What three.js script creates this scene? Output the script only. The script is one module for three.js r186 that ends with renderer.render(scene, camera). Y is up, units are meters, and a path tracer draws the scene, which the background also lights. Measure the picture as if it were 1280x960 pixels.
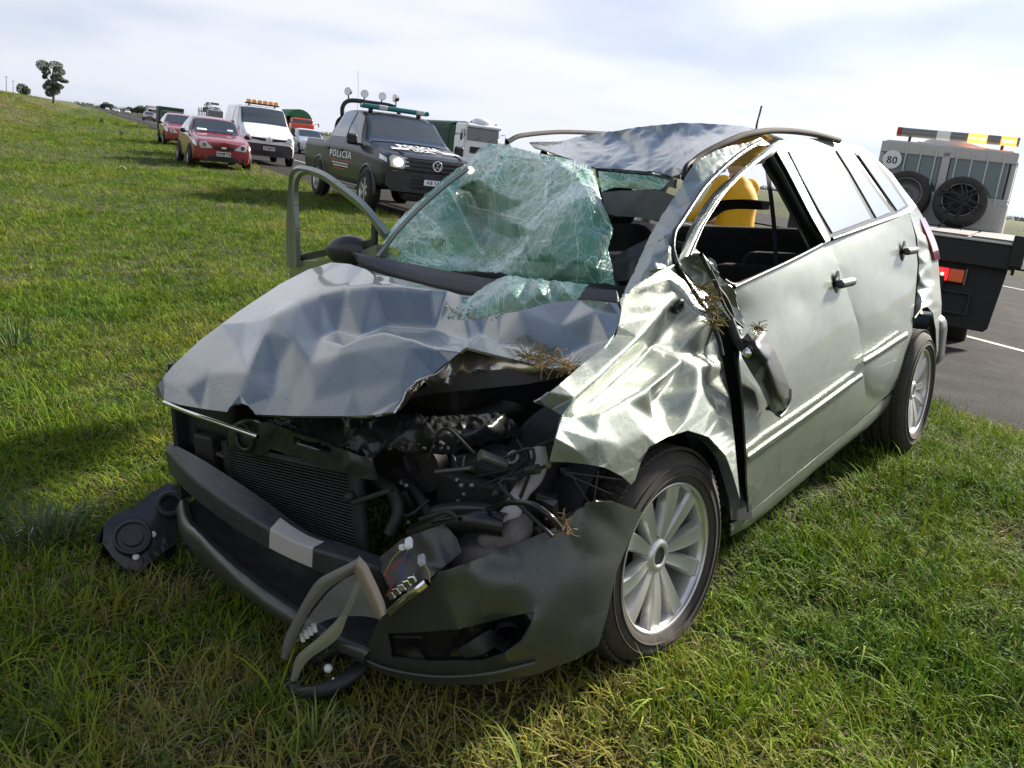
import * as THREE from 'three';
import { mergeGeometries, mergeVertices, toCreasedNormals } from 'three/addons/utils/BufferGeometryUtils.js';
import { RoundedBoxGeometry } from 'three/addons/geometries/RoundedBoxGeometry.js';
import { TessellateModifier } from 'three/addons/modifiers/TessellateModifier.js';
import { MarchingCubes } from 'three/addons/objects/MarchingCubes.js';
import { createNoise2D, createNoise3D } from 'simplex-noise';

// ------------------------------------------------------------------ camera, sky, sun, exposure
// The lens was solved against the wreck (wheelbase 2.465 m, rims, hood, sill). "Car axes": x forward, y left, z up, origin under the front axle.
const R = Math.PI / 180, V3 = THREE.Vector3;
const v3 = (x, y, z) => new V3(x, y, z);
const FOCAL = 1130;                                     // in pixels of the 1280 x 960 photograph
const EYE = v3(1.99, 1.798, 1.222);                     // car axes
const yaw = 217.5 * R, pitch = -12.27 * R, tilt = 0.15 * R;
const look = v3(Math.cos(yaw) * Math.cos(pitch), Math.sin(yaw) * Math.cos(pitch), Math.sin(pitch));
const r0 = look.clone().cross(v3(0, 0, 1)).normalize(), u0 = r0.clone().cross(look);
const rightC = r0.clone().multiplyScalar(Math.cos(tilt)).addScaledVector(u0, Math.sin(tilt));
const upC = u0.clone().multiplyScalar(Math.cos(tilt)).addScaledVector(r0, -Math.sin(tilt));
const rayCar = (px, py) => look.clone().addScaledVector(rightC, (px - 640) / FOCAL).addScaledVector(upC, -(py - 480) / FOCAL);
// gravity and the road's direction: the road runs to the vanishing point (105, 131), the horizon falls 7 degrees to the right
const roadDir = rayCar(105, 131).normalize();
const upW = rayCar(605, 131 + 500 * Math.tan(7 * R)).cross(roadDir).normalize(); if (upW.z < 0) upW.negate();
const acrossW = roadDir.clone().cross(upW);
const ORIGIN = v3(EYE.x, EYE.y, 0);
// world: x to the right across the road, y up, -z along the road
const dirW = q => v3(q.dot(acrossW), q.dot(upW), -q.dot(roadDir));
const toW = q => dirW(q.clone().sub(ORIGIN));
const carMatrix = new THREE.Matrix4().makeBasis(dirW(v3(1, 0, 0)), dirW(v3(0, 1, 0)), dirW(v3(0, 0, 1))).setPosition(toW(v3(0, 0, 0)));
const EYEW = toW(EYE);

const scene = new THREE.Scene();
const camera = new THREE.PerspectiveCamera(2 * Math.atan(480 / FOCAL) / R, 4 / 3, 0.05, 3000);
camera.matrixAutoUpdate = true;
new THREE.Matrix4().makeBasis(dirW(rightC), dirW(upC), dirW(look).negate()).setPosition(EYEW).decompose(camera.position, camera.quaternion, camera.scale);
scene.add(camera);

let seed = 7;
const rnd = () => { seed |= 0; seed = seed + 0x6D2B79F5 | 0; let t = Math.imul(seed ^ seed >>> 15, 1 | seed); t = t + Math.imul(t ^ t >>> 7, 61 | t) ^ t; return ((t ^ t >>> 14) >>> 0) / 4294967296; };
const rr = (a, b) => a + (b - a) * rnd();
const n2 = createNoise2D(rnd), n3 = createNoise3D(rnd);
const fbm2 = (x, y, o = 4) => { let s = 0, a = 0.5; for (let i = 0; i < o; i++) { s += a * n2(x, y); x = x * 2.03 + 5.1; y = y * 2.03 - 3.7; a *= 0.5; } return s; };
const fbm3 = (x, y, z, o = 4) => { let s = 0, a = 0.5; for (let i = 0; i < o; i++) { s += a * n3(x, y, z); x = x * 2.03 + 5.1; y = y * 2.03 - 3.7; z = z * 2.03 + 1.3; a *= 0.5; } return s; };
const clamp = (x, a = 0, b = 1) => Math.min(b, Math.max(a, x));
const sstep = (a, b, x) => { const t = clamp((x - a) / (b - a)); return t * t * (3 - 2 * t); };
const mix = (a, b, t) => a + (b - a) * t;

const SUN = v3(0.962, 0.0, -0.27).normalize().multiplyScalar(Math.cos(29 * R)).setY(Math.sin(29 * R));
{
  const W = 1536, H = 768, data = new Float32Array(W * H * 4);
  for (let j = 0; j < H; j++) for (let i = 0; i < W; i++) {
    const el = ((j + 0.5) / H - 0.5) * Math.PI, az = ((i + 0.5) / W - 0.5) * 2 * Math.PI;
    const x = Math.cos(el) * Math.cos(az), y = Math.sin(el), z = Math.cos(el) * Math.sin(az), yy = Math.max(y, 0);
    const top0 = sstep(0.1, 0.7, yy);
    // cloud deck: a thin broken sheet seen in perspective, streaked
    const s = 1 / (yy + 0.10), u = x * s, w = z * s;
    const cl = fbm2(u * 0.36 + 3, w * 0.30 + 1, 5) + 0.45 * fbm2(u * 0.15, w * 0.40 + 9, 4);
    let c = sstep(-0.60 + 0.40 * top0, 0.36, cl + 0.10);
    const hz = Math.exp(-yy * 9);
    const sunD = clamp(x * SUN.x + y * SUN.y + z * SUN.z, -1, 1), ang = Math.acos(sunD) / R;
    const glow = 1.0 * Math.exp(-ang / 30) + 1.2 * Math.exp(-ang / 9);
    const top = sstep(0.0, 0.75, yy);
    const sky = [mix(0.300, 0.095, top), mix(0.345, 0.138, top), mix(0.445, 0.235, top)];
    const cloud = [mix(0.50, 0.36, top), mix(0.505, 0.37, top), mix(0.525, 0.40, top)];
    const hcol = [0.375, 0.395, 0.44];
    for (let k = 0; k < 3; k++) {
      let v = 0.80 * mix(sky[k], cloud[k], c * 0.82);
      v = mix(v, hcol[k] * 0.80, hz * 0.75);
      v *= 1 + glow;
      if (y < 0) v *= 0.5;
      data[(j * W + i) * 4 + k] = v;
    }
    data[(j * W + i) * 4 + 3] = 1;
  }
  const tex = new THREE.DataTexture(data, W, H, THREE.RGBAFormat, THREE.FloatType);
  tex.mapping = THREE.EquirectangularReflectionMapping; tex.magFilter = THREE.LinearFilter; tex.minFilter = THREE.LinearFilter; tex.needsUpdate = true;
  scene.background = tex; scene.environment = tex;
}
const sun = new THREE.DirectionalLight(new THREE.Color(1.0, 0.915, 0.80), 4.8);
sun.position.copy(SUN).multiplyScalar(60); sun.castShadow = true; sun.shadow.radius = 12;
sun.shadow.mapSize.set(2048, 2048);
Object.assign(sun.shadow.camera, { left: -30, right: 30, top: 30, bottom: -30, near: 1, far: 160 });
scene.add(sun); scene.add(sun.target);
const EXPOSURE = 2.35;

// ------------------------------------------------------------------ helpers
const taken = {};
function numbered(name) { const n = taken[name] = (taken[name] ?? -1) + 1; return n ? `${name}_${String(n).padStart(3, '0')}` : name; }
function tag(o, label, category, group, kind) { o.userData = {}; if (label) o.userData.label = label; if (category) o.userData.category = category; if (group) o.userData.group = group; if (kind) o.userData.kind = kind; return o; }
function shade(o) { o.castShadow = o.receiveShadow = true; return o; }
function part(name, geo, mat, parent, label) {
  if (Array.isArray(geo)) geo = merge(geo);
  const m = shade(new THREE.Mesh(geo, mat)); m.name = name; parent.add(m); if (label) m.userData.label = label; return m;
}
function merge(list) { return mergeGeometries(list.map(g => { g = g.index ? g.toNonIndexed() : g.clone(); for (const k of Object.keys(g.attributes)) if (!['position', 'normal', 'uv'].includes(k)) g.deleteAttribute(k); if (!g.attributes.uv) g.setAttribute('uv', new THREE.BufferAttribute(new Float32Array(g.attributes.position.count * 2), 2)); return g; })); }
function thing(name, label, category, pos, turn = 0, group) {
  const g = new THREE.Group(); g.name = numbered(name); if (pos) g.position.copy(pos); g.rotation.y = turn; scene.add(g); return tag(g, label, category, group);
}
const xf = (g, m) => g.applyMatrix4(m);
const at = (g, x, y, z, rx = 0, ry = 0, rz = 0) => g.applyMatrix4(new THREE.Matrix4().compose(v3(x, y, z), new THREE.Quaternion().setFromEuler(new THREE.Euler(rx, ry, rz)), v3(1, 1, 1)));
const box = (w, h, d, r = 0) => r ? new RoundedBoxGeometry(w, h, d, 2, Math.min(r, w / 2.01, h / 2.01, d / 2.01)) : new THREE.BoxGeometry(w, h, d);
const cyl = (r1, r2, h, n = 20, open = false) => new THREE.CylinderGeometry(r1, r2, h, n, 1, open);
const tubeG = (pts, r, seg = 24, rad = 8, closed = false) => new THREE.TubeGeometry(new THREE.CatmullRomCurve3(pts, closed, 'centripetal'), seg, r, rad, closed);
function barG(a, b, r, n = 8) { const d = b.clone().sub(a), g = cyl(r, r, d.length(), n); g.applyMatrix4(new THREE.Matrix4().compose(a.clone().add(b).multiplyScalar(0.5), new THREE.Quaternion().setFromUnitVectors(v3(0, 1, 0), d.normalize()), v3(1, 1, 1))); return g; }
function flatBar(a, b, w, h) { const d = b.clone().sub(a), g = box(w, d.length(), h, 0.004); g.applyMatrix4(new THREE.Matrix4().compose(a.clone().add(b).multiplyScalar(0.5), new THREE.Quaternion().setFromUnitVectors(v3(0, 1, 0), d.normalize()), v3(1, 1, 1))); return g; }

// grids of points -> smooth sheet
function gridG(rows, uvScale = 1) {
  const nv = rows.length, nu = rows[0].length, pos = [], uv = [], idx = [];
  for (let j = 0; j < nv; j++) for (let i = 0; i < nu; i++) { const p = rows[j][i]; pos.push(p.x, p.y, p.z); uv.push(i / (nu - 1) * uvScale, j / (nv - 1) * uvScale); }
  for (let j = 0; j < nv - 1; j++) for (let i = 0; i < nu - 1; i++) { const a = j * nu + i, b = a + 1, c = a + nu, d = c + 1; idx.push(a, b, d, a, d, c); }
  const g = new THREE.BufferGeometry(); g.setAttribute('position', new THREE.Float32BufferAttribute(pos, 3)); g.setAttribute('uv', new THREE.Float32BufferAttribute(uv, 2)); g.setIndex(idx); g.computeVertexNormals(); return g;
}
function resample(pts, n) { const c = new THREE.CatmullRomCurve3(pts, false, 'centripetal'); return Array.from({ length: n }, (_, i) => c.getPoint(i / (n - 1))); }
// rows given by few points each: every row resampled along, then across
function stripG(rows, nu = 24, nv = 6, rough = 0) {
  const rs = rows.map(r => resample(r, nu)), out = [];
  for (let i = 0; i < nu; i++) { const col = rs.length > 2 ? resample(rs.map(r => r[i]), nv) : Array.from({ length: nv }, (_, k) => rs[0][i].clone().lerp(rs[1][i], k / (nv - 1))); for (let k = 0; k < nv; k++) (out[k] ??= [])[i] = col[k]; }
  if (rough) for (const r of out) for (const p of r) p.addScaledVector(v3(fbm3(p.x * 14, p.y * 14, p.z * 14), fbm3(p.x * 14 + 9, p.y * 14, p.z * 14), fbm3(p.x * 14, p.y * 14 + 7, p.z * 14)), rough);
  return gridG(out);
}
function solid(g, t) {       // gives a sheet its thickness
  g = mergeVertices((() => { const h = g.clone(); h.deleteAttribute('normal'); return h; })(), 1e-5); g.computeVertexNormals();
  const p = g.attributes.position, n = g.attributes.normal, u = g.attributes.uv, N = p.count, idx = Array.from(g.index.array), edges = new Map();
  const pos = new Float32Array(N * 6), uv = new Float32Array(N * 4);
  for (let i = 0; i < N; i++) for (let k = 0; k < 3; k++) { pos[i * 3 + k] = p.array[i * 3 + k]; pos[(N + i) * 3 + k] = p.array[i * 3 + k] - n.array[i * 3 + k] * t; }
  for (let i = 0; i < N; i++) { uv[i * 2] = uv[(N + i) * 2] = u ? u.array[i * 2] : 0; uv[i * 2 + 1] = uv[(N + i) * 2 + 1] = u ? u.array[i * 2 + 1] : 0; }
  for (let f = 0; f < idx.length; f += 3) for (let k = 0; k < 3; k++) { const a = idx[f + k], b = idx[f + (k + 1) % 3]; const key = a < b ? a * N + b : b * N + a; edges.set(key, edges.has(key) ? null : [a, b]); }
  const out = idx.slice(); for (let f = 0; f < idx.length; f += 3) out.push(N + idx[f], N + idx[f + 2], N + idx[f + 1]);
  for (const e of edges.values()) if (e) { const [a, b] = e; out.push(a, N + b, b, a, N + a, N + b); }
  let h = new THREE.BufferGeometry(); h.setAttribute('position', new THREE.BufferAttribute(pos, 3)); h.setAttribute('uv', new THREE.BufferAttribute(uv, 2)); h.setIndex(out);
  // front and back keep smooth normals of their own, the rim is flat
  h = h.toNonIndexed(); h.computeVertexNormals();
  const hn = h.attributes.normal.array, F = idx.length;
  for (let i = 0; i < F; i++) for (let k = 0; k < 3; k++) { hn[i * 3 + k] = n.array[idx[i] * 3 + k]; }
  for (let i = 0; i < F; i++) { const src = out[F + i] - N; for (let k = 0; k < 3; k++) hn[(F + i) * 3 + k] = -n.array[src * 3 + k]; }
  return h;
}

// ---- sheet-metal panels: outline and inner points are read off the photograph as directions and cut with the panel's own plane in the car (plus a dent offset in metres)
function onPlane(px, py, n, D) { const v = rayCar(px, py); return EYE.clone().addScaledVector(v, (D - EYE.dot(n)) / v.dot(n)); }
const AX = { x: v3(1, 0, 0), y: v3(0, 1, 0), z: v3(0, 0, 1) };
const Q = (px, py, ax, v) => onPlane(px, py, AX[ax], v);
const toPix = q => { const v = q.clone().sub(EYE), z = v.dot(look); return [640 + FOCAL * v.dot(rightC) / z, 480 - FOCAL * v.dot(upC) / z]; };
function inside(poly, x, y) { let c = false; for (let i = 0, j = poly.length - 1; i < poly.length; j = i++) { const [xi, yi] = poly[i], [xj, yj] = poly[j]; if ((yi > y) !== (yj > y) && x < (xj - xi) * (y - yi) / (yj - yi) + xi) c = !c; } return c; }
function delaunay(pts) {
  const n = pts.length, P = pts.concat([[-1e5, -1e5], [1e5, -1e5], [0, 1e5]]); let T = [[n, n + 1, n + 2]];
  const circ = ([a, b, c], x, y) => { const [ax, ay] = P[a], [bx, by] = P[b], [cx, cy] = P[c]; const d = 2 * (ax * (by - cy) + bx * (cy - ay) + cx * (ay - by)); if (Math.abs(d) < 1e-12) return false; const ux = ((ax * ax + ay * ay) * (by - cy) + (bx * bx + by * by) * (cy - ay) + (cx * cx + cy * cy) * (ay - by)) / d, uy = ((ax * ax + ay * ay) * (cx - bx) + (bx * bx + by * by) * (ax - cx) + (cx * cx + cy * cy) * (bx - ax)) / d; return (x - ux) ** 2 + (y - uy) ** 2 < (ax - ux) ** 2 + (ay - uy) ** 2 - 1e-9; };
  for (let i = 0; i < n; i++) { const [x, y] = P[i], bad = T.filter(t => circ(t, x, y)), e = new Map(); for (const t of bad) for (let k = 0; k < 3; k++) { const a = t[k], b = t[(k + 1) % 3], key = Math.min(a, b) + '_' + Math.max(a, b); e.set(key, e.has(key) ? null : [a, b]); } T = T.filter(t => !bad.includes(t)); for (const v of e.values()) if (v) T.push([v[0], v[1], i]); }
  return T.filter(t => t.every(k => k < n));
}
function panelG({ n = [0, 1, 0], D = 0, outline, inner = [], holes = [], sub = 2, smooth = 2, rough = 0, freq = 9, gap = 30, grid = 0, late = false, lift = false }) {
  const nn = v3(...n), L = nn.length(); nn.divideScalar(L); const d0 = D / L;
  const pt = q => q.isVector3 ? { s: toPix(q), p: q.clone() } : typeof q[2] === 'string' ? { s: [q[0], q[1]], p: Q(q[0], q[1], q[2], q[3]) } : { s: [q[0], q[1]], p: lift ? onPlane(q[0], q[1], nn, d0).addScaledVector(nn, q[2] ?? 0) : onPlane(q[0], q[1], nn, d0 + (q[2] ?? 0)), o: q[2] ?? 0 };
  const dens = l => { const out = []; l.forEach((q, i) => { const a = pt(q), b = pt(l[(i + 1) % l.length]); out.push(a); const len = Math.hypot(a.s[0] - b.s[0], a.s[1] - b.s[1]), k = Math.ceil(len / (gap * 0.5)); for (let j = 1; j < k; j++) { const p = a.p.clone().lerp(b.p, j / k); out.push({ s: toPix(p), p }); } }); return out; };
  const O = dens(outline), Hs = holes.map(dens), poly = O.map(o => o.s), hp = Hs.map(h => h.map(o => o.s));
  let all = [...O, ...Hs.flat(), ...inner.map(pt)];
  if (grid) { // filler points on the plane
    const xs = poly.map(q => q[0]), ys = poly.map(q => q[1]);
    for (let y = Math.min(...ys); y < Math.max(...ys); y += grid) for (let x = Math.min(...xs); x < Math.max(...xs); x += grid) { const q = [x + rr(-.2, .2) * grid, y + rr(-.2, .2) * grid]; if (!inside(poly, ...q) || hp.some(h => inside(h, ...q))) continue; if (all.some(o => Math.hypot(o.s[0] - q[0], o.s[1] - q[1]) < grid * 0.7)) continue;
      let wsum = 0, off = 0; for (const o of all) { if (o.o === undefined) continue; const w = 1 / (1 + (Math.hypot(o.s[0] - q[0], o.s[1] - q[1]) / grid) ** 3); wsum += w; off += w * o.o; }
      all.push(pt([...q, wsum ? off / wsum : 0])); }
  }
  all = all.filter((o, i) => !all.slice(0, i).some(b => Math.hypot(o.s[0] - b.s[0], o.s[1] - b.s[1]) < 0.3));
  const rimN = all.filter(o => O.includes(o) || Hs.some(h => h.includes(o))).length;
  const S = all.map(o => [o.s[0] + rr(-.01, .01), o.s[1] + rr(-.01, .01)]);
  let T = delaunay(S).filter(t => { const x = (S[t[0]][0] + S[t[1]][0] + S[t[2]][0]) / 3, y = (S[t[0]][1] + S[t[1]][1] + S[t[2]][1]) / 3; const e = (a, b) => Math.hypot(S[a][0] - S[b][0], S[a][1] - S[b][1]), ar = Math.abs((S[t[1]][0] - S[t[0]][0]) * (S[t[2]][1] - S[t[0]][1]) - (S[t[2]][0] - S[t[0]][0]) * (S[t[1]][1] - S[t[0]][1])); return (t.some(k => k >= rimN) || ar / Math.max(e(t[0], t[1]), e(t[1], t[2]), e(t[2], t[0])) > 0.2) && inside(poly, x, y) && !hp.some(h => inside(h, x, y)); });
  let pos = all.map(o => o.p.clone());
  // same winding everywhere: towards the plane's normal side that the eye sees
  T = T.map(t => (S[t[1]][0] - S[t[0]][0]) * (S[t[2]][1] - S[t[0]][1]) - (S[t[2]][0] - S[t[0]][0]) * (S[t[1]][1] - S[t[0]][1]) < 0 ? [t[0], t[2], t[1]] : t);
  { let sum = 0; for (const t of T) { const a = pos[t[0]]; sum += pos[t[1]].clone().sub(a).cross(pos[t[2]].clone().sub(a)).dot(EYE.clone().sub(a)); } if (sum < 0) T = T.map(t => [t[0], t[2], t[1]]); }
  const relax = (it, lam) => { const nb = pos.map(() => new Set()), cnt = new Map(); for (const t of T) for (let k = 0; k < 3; k++) { const a = t[k], b = t[(k + 1) % 3]; nb[a].add(b); nb[b].add(a); const key = a < b ? a * 1e6 + b : b * 1e6 + a; cnt.set(key, (cnt.get(key) || 0) + 1); } const rim = new Set(); for (const [k, v] of cnt) if (v === 1) { rim.add(Math.floor(k / 1e6)); rim.add(k % 1e6); }
    for (let i = 0; i < it; i++) pos = pos.map((p, j) => { if (rim.has(j) || !nb[j].size) return p; const m = v3(0, 0, 0); for (const k of nb[j]) m.add(pos[k]); return p.clone().lerp(m.divideScalar(nb[j].size), lam); }); };
  for (let s = 0; s < sub; s++) {
    const mid = new Map(), NT = [], m = (a, b) => { const k = a < b ? a * 1e6 + b : b * 1e6 + a; if (!mid.has(k)) { mid.set(k, pos.length); pos.push(pos[a].clone().lerp(pos[b], 0.5)); } return mid.get(k); };
    for (const [a, b, c] of T) { const x = m(a, b), y = m(b, c), z = m(c, a); NT.push([a, x, z], [x, b, y], [z, y, c], [x, y, z]); } T = NT; if (late ? s >= sub - 2 : smooth >= 3 || s > 0) relax(smooth, 0.5);
  }
  if (rough) pos = pos.map(p => { const q = fbm3(p.x * freq, p.y * freq, p.z * freq, 3); return p.clone().addScaledVector(nn, rough * (q > 0 ? q : -q * 0.6)); });
  const t1 = Math.abs(nn.z) > 0.7 ? v3(1, 0, 0) : Math.abs(nn.x) > 0.7 ? v3(0, 1, 0) : v3(1, 0, 0), t2 = nn.clone().cross(t1).normalize();
  const g = new THREE.BufferGeometry(); g.setAttribute('position', new THREE.Float32BufferAttribute(pos.flatMap(p => [p.x, p.y, p.z]), 3)); g.setAttribute('uv', new THREE.Float32BufferAttribute(pos.flatMap(p => [p.dot(t1), p.dot(t2)]), 2)); g.setIndex(T.flat()); g.computeVertexNormals(); return g;
}

// ------------------------------------------------------------------ textures and materials
function dataTex(n, fn, srgb = true, rep = 1) {
  const a = new Uint8Array(n * n * 4); for (let j = 0; j < n; j++) for (let i = 0; i < n; i++) { const c = fn(i / n, j / n); const k = (j * n + i) * 4; a[k] = clamp(c[0]) * 255; a[k + 1] = clamp(c[1] ?? c[0]) * 255; a[k + 2] = clamp(c[2] ?? c[0]) * 255; a[k + 3] = 255 * clamp(c[3] ?? 1); }
  const t = new THREE.DataTexture(a, n, n); t.wrapS = t.wrapT = THREE.RepeatWrapping; t.magFilter = THREE.LinearFilter; t.minFilter = THREE.LinearFilter; if (srgb) t.colorSpace = THREE.SRGBColorSpace; t.repeat.set(rep, rep); t.needsUpdate = true; return t;
}
// noise that repeats over the unit square
const tile = (u, v, f, o = 4, s = 0) => { const a = u * 2 * Math.PI, b = v * 2 * Math.PI, k = f / (2 * Math.PI); let x = Math.cos(a) * k, y = Math.sin(a) * k, z = Math.cos(b) * k + s, w = Math.sin(b) * k; return fbm3(x + w * 0.71 + s, y + w * 0.71 - s, z + w * 0.2, o); };
const std = (c, rough = 0.6, metal = 0, o = {}) => new THREE.MeshStandardMaterial({ color: new THREE.Color().setRGB(...c), roughness: rough, metalness: metal, side: THREE.DoubleSide, ...o });
const phys = (c, o = {}) => new THREE.MeshPhysicalMaterial({ color: new THREE.Color().setRGB(...c), side: THREE.DoubleSide, ...o });

const grimeMap = dataTex(512, (u, v) => { const d = tile(u, v, 5, 5), s = tile(u, v, 46, 2, 4), k = tile(u, v, 120, 1, 8); let g = 0.93 - 0.02 * sstep(0.05, 0.5, d) - 0.28 * sstep(0.42, 0.58, s) - 0.16 * sstep(0.33, 0.45, k) - 0.20 * sstep(0.72, 0.9, n2(u * 7 + v * 3, v * 170)) * sstep(0.0, 0.4, d + 0.1); return [g, g * 0.985, g * 0.955]; });
const grimeRough = dataTex(512, (u, v) => { const d = tile(u, v, 6, 5, 2), s = tile(u, v, 46, 2, 4); return [clamp(0.60 + 0.05 * d + 0.4 * sstep(0.40, 0.58, s))]; }, false);
const scuff = dataTex(512, (u, v) => { const a = tile(u * 1, v, 8, 4, 3), b = tile(u, v, 60, 2, 6); const g = 0.82 + 0.18 * a + 0.12 * b; return [g, g, g]; });
for (const t of [grimeMap, grimeRough, scuff]) t.repeat.set(2.2, 2.2);
const M = {
  paint: phys([0.335, 0.385, 0.365], { metalness: 0.90, roughness: 0.80, roughnessMap: grimeRough, map: grimeMap, clearcoat: 0.45, clearcoatRoughness: 0.06 }),
  paintHood: phys([0.27, 0.295, 0.29], { metalness: 0.92, roughness: 0.46, roughnessMap: grimeRough, map: grimeMap, clearcoat: 0.8, clearcoatRoughness: 0.05 }),
  paintShaded: phys([0.075, 0.088, 0.08], { metalness: 0.35, roughness: 0.5, roughnessMap: grimeRough, map: grimeMap, clearcoat: 0.3, clearcoatRoughness: 0.2 }),  // body paint for the bumper, its shade put into the colour
  bare: std([0.62, 0.58, 0.50], 0.38, 0.85, { map: grimeMap, roughnessMap: grimeRough }),
  black: std([0.028, 0.027, 0.027], 0.55, 0, { map: scuff }),
  blackGloss: std([0.012, 0.012, 0.013], 0.25),
  plastic: std([0.048, 0.048, 0.049], 0.5, 0, { map: scuff, roughnessMap: grimeRough }),
  plasticGrey: std([0.075, 0.077, 0.082], 0.45, 0, { map: scuff }),
  cloth: std([0.016, 0.016, 0.019], 0.95, 0, { map: scuff }),
  rubber: std([0.066, 0.056, 0.045], 0.85, 0, { map: scuff }),
  alloy: std([0.66, 0.65, 0.63], 0.55, 0.7, { roughnessMap: grimeRough }),
  alloyDark: std([0.16, 0.145, 0.125], 0.6, 0.5, { map: grimeMap }),
  steel: std([0.34, 0.33, 0.32], 0.42, 0.85, { map: scuff }),
  iron: std([0.07, 0.066, 0.062], 0.6, 0.5, { map: scuff }),
  chrome: std([0.8, 0.8, 0.8], 0.12, 1),
  white: std([0.78, 0.78, 0.76], 0.5),
  dust: std([0.17, 0.15, 0.13], 0.9, 0, { map: scuff }),
  glassDark: phys([0.02, 0.026, 0.026], { roughness: 0.03, clearcoat: 1, clearcoatRoughness: 0.02, ior: 1.7 }),
  glassSkyPale: phys([0.40, 0.44, 0.46], { roughness: 0.07, metalness: 0.55, clearcoat: 1, clearcoatRoughness: 0.03 }),  // plain panes: whitish sky reflection put into a pale, half metallic colour
  glassTint: phys([0.80, 0.86, 0.84], { roughness: 0.03, transmission: 0.9, thickness: 0, ior: 1.52 }),
};
// ------------------------------------------------------------------ ground, road, far land
const ROAD_Y = -0.05, EDGE = 5.10, LINE = 8.35, FAR_EDGE = 19.4, ROAD2 = 22.2;
const lerpT = (tab, x) => { if (x <= tab[0][0]) return tab[0][1]; for (let i = 1; i < tab.length; i++) if (x <= tab[i][0]) { const t = (x - tab[i - 1][0]) / (tab[i][0] - tab[i - 1][0]); return mix(tab[i - 1][1], tab[i][1], t * t * (3 - 2 * t) * 0.5 + t * 0.5); } return tab[tab.length - 1][1]; };
const latTab = [[-400, 2.6], [-60, 2.2], [-12, 1.75], [-8.5, 1.45], [-5.5, 0.55], [-3.2, -0.03], [-2.2, -0.10], [-1, -0.05], [0, 0], [1.27, 0.115], [2.75, 0.20], [3.45, 0.240], [4.2, 0.20], [EDGE, 0.115]];
const farTab = [[-400, 2.6], [-60, 2.2], [-12, 1.75], [-8.5, 1.45], [-5.5, 0.50], [-3.2, -0.18], [-2.2, -0.30], [0, -0.24], [3, -0.13], [EDGE, -0.055]];
function groundY(x, z) {
  const G = z < 0 ? -0.17 * (1 - Math.exp(z / 1.2)) : 0.08 * (1 - Math.exp(-z / 1.5));
  const near = Math.max(0, 1 - Math.hypot(x - 1, z + 2) / 30);
  let y;
  if (x < EDGE) y = mix(lerpT(latTab, x) + G, lerpT(farTab, x), sstep(-6, -22, z)) + 0.018 * fbm2(x * 0.9, z * 0.9, 3) * (0.4 + near) * sstep(EDGE, EDGE - 0.8, x);
  else if (x < FAR_EDGE) y = ROAD_Y - 0.03;
  else y = ROAD_Y - 0.03 + 0.05 * sstep(FAR_EDGE, FAR_EDGE + 2, x) - 0.09 * sstep(ROAD2 - 1, ROAD2, x) - 0.25 * sstep(32, 60, x);
  return y;
}
// dryness of the sward, 0 lush .. 1 straw: patches of the grass itself
function dryness(x, z) {
  let d = 0.20 + 0.55 * fbm2(x * 0.35 + 4, z * 0.28, 4) + 0.30 * fbm2(x * 1.9, z * 1.9 + 7, 3);
  d += 0.30 * sstep(0.9, 0, Math.abs(x - EDGE + 0.25)) + 0.55 * sstep(-2.1, -3.4, x) * (0.6 + 0.5 * fbm2(x * 0.3, z * 0.05 + 2));
  const r = Math.hypot(x - 0.1, z + 1.6); d += 0.5 * sstep(1.9, 0.5, r) * (0.45 + 0.9 * Math.max(0, fbm2(x * 2.6 + 8, z * 2.6, 3) + 0.15));
  return clamp(d);
}
function grassColor(x, z, c = new THREE.Color()) {
  const d = dryness(x, z), lush = [0.115, 0.190, 0.012], mid = [0.205, 0.262, 0.018], dry = [0.33, 0.25, 0.080];
  const t = d < 0.5 ? d * 2 : d * 2 - 1, a = d < 0.5 ? lush : mid, b = d < 0.5 ? mid : dry;
  return c.setRGB(mix(a[0], b[0], t), mix(a[1], b[1], t), mix(a[2], b[2], t));
}
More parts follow.
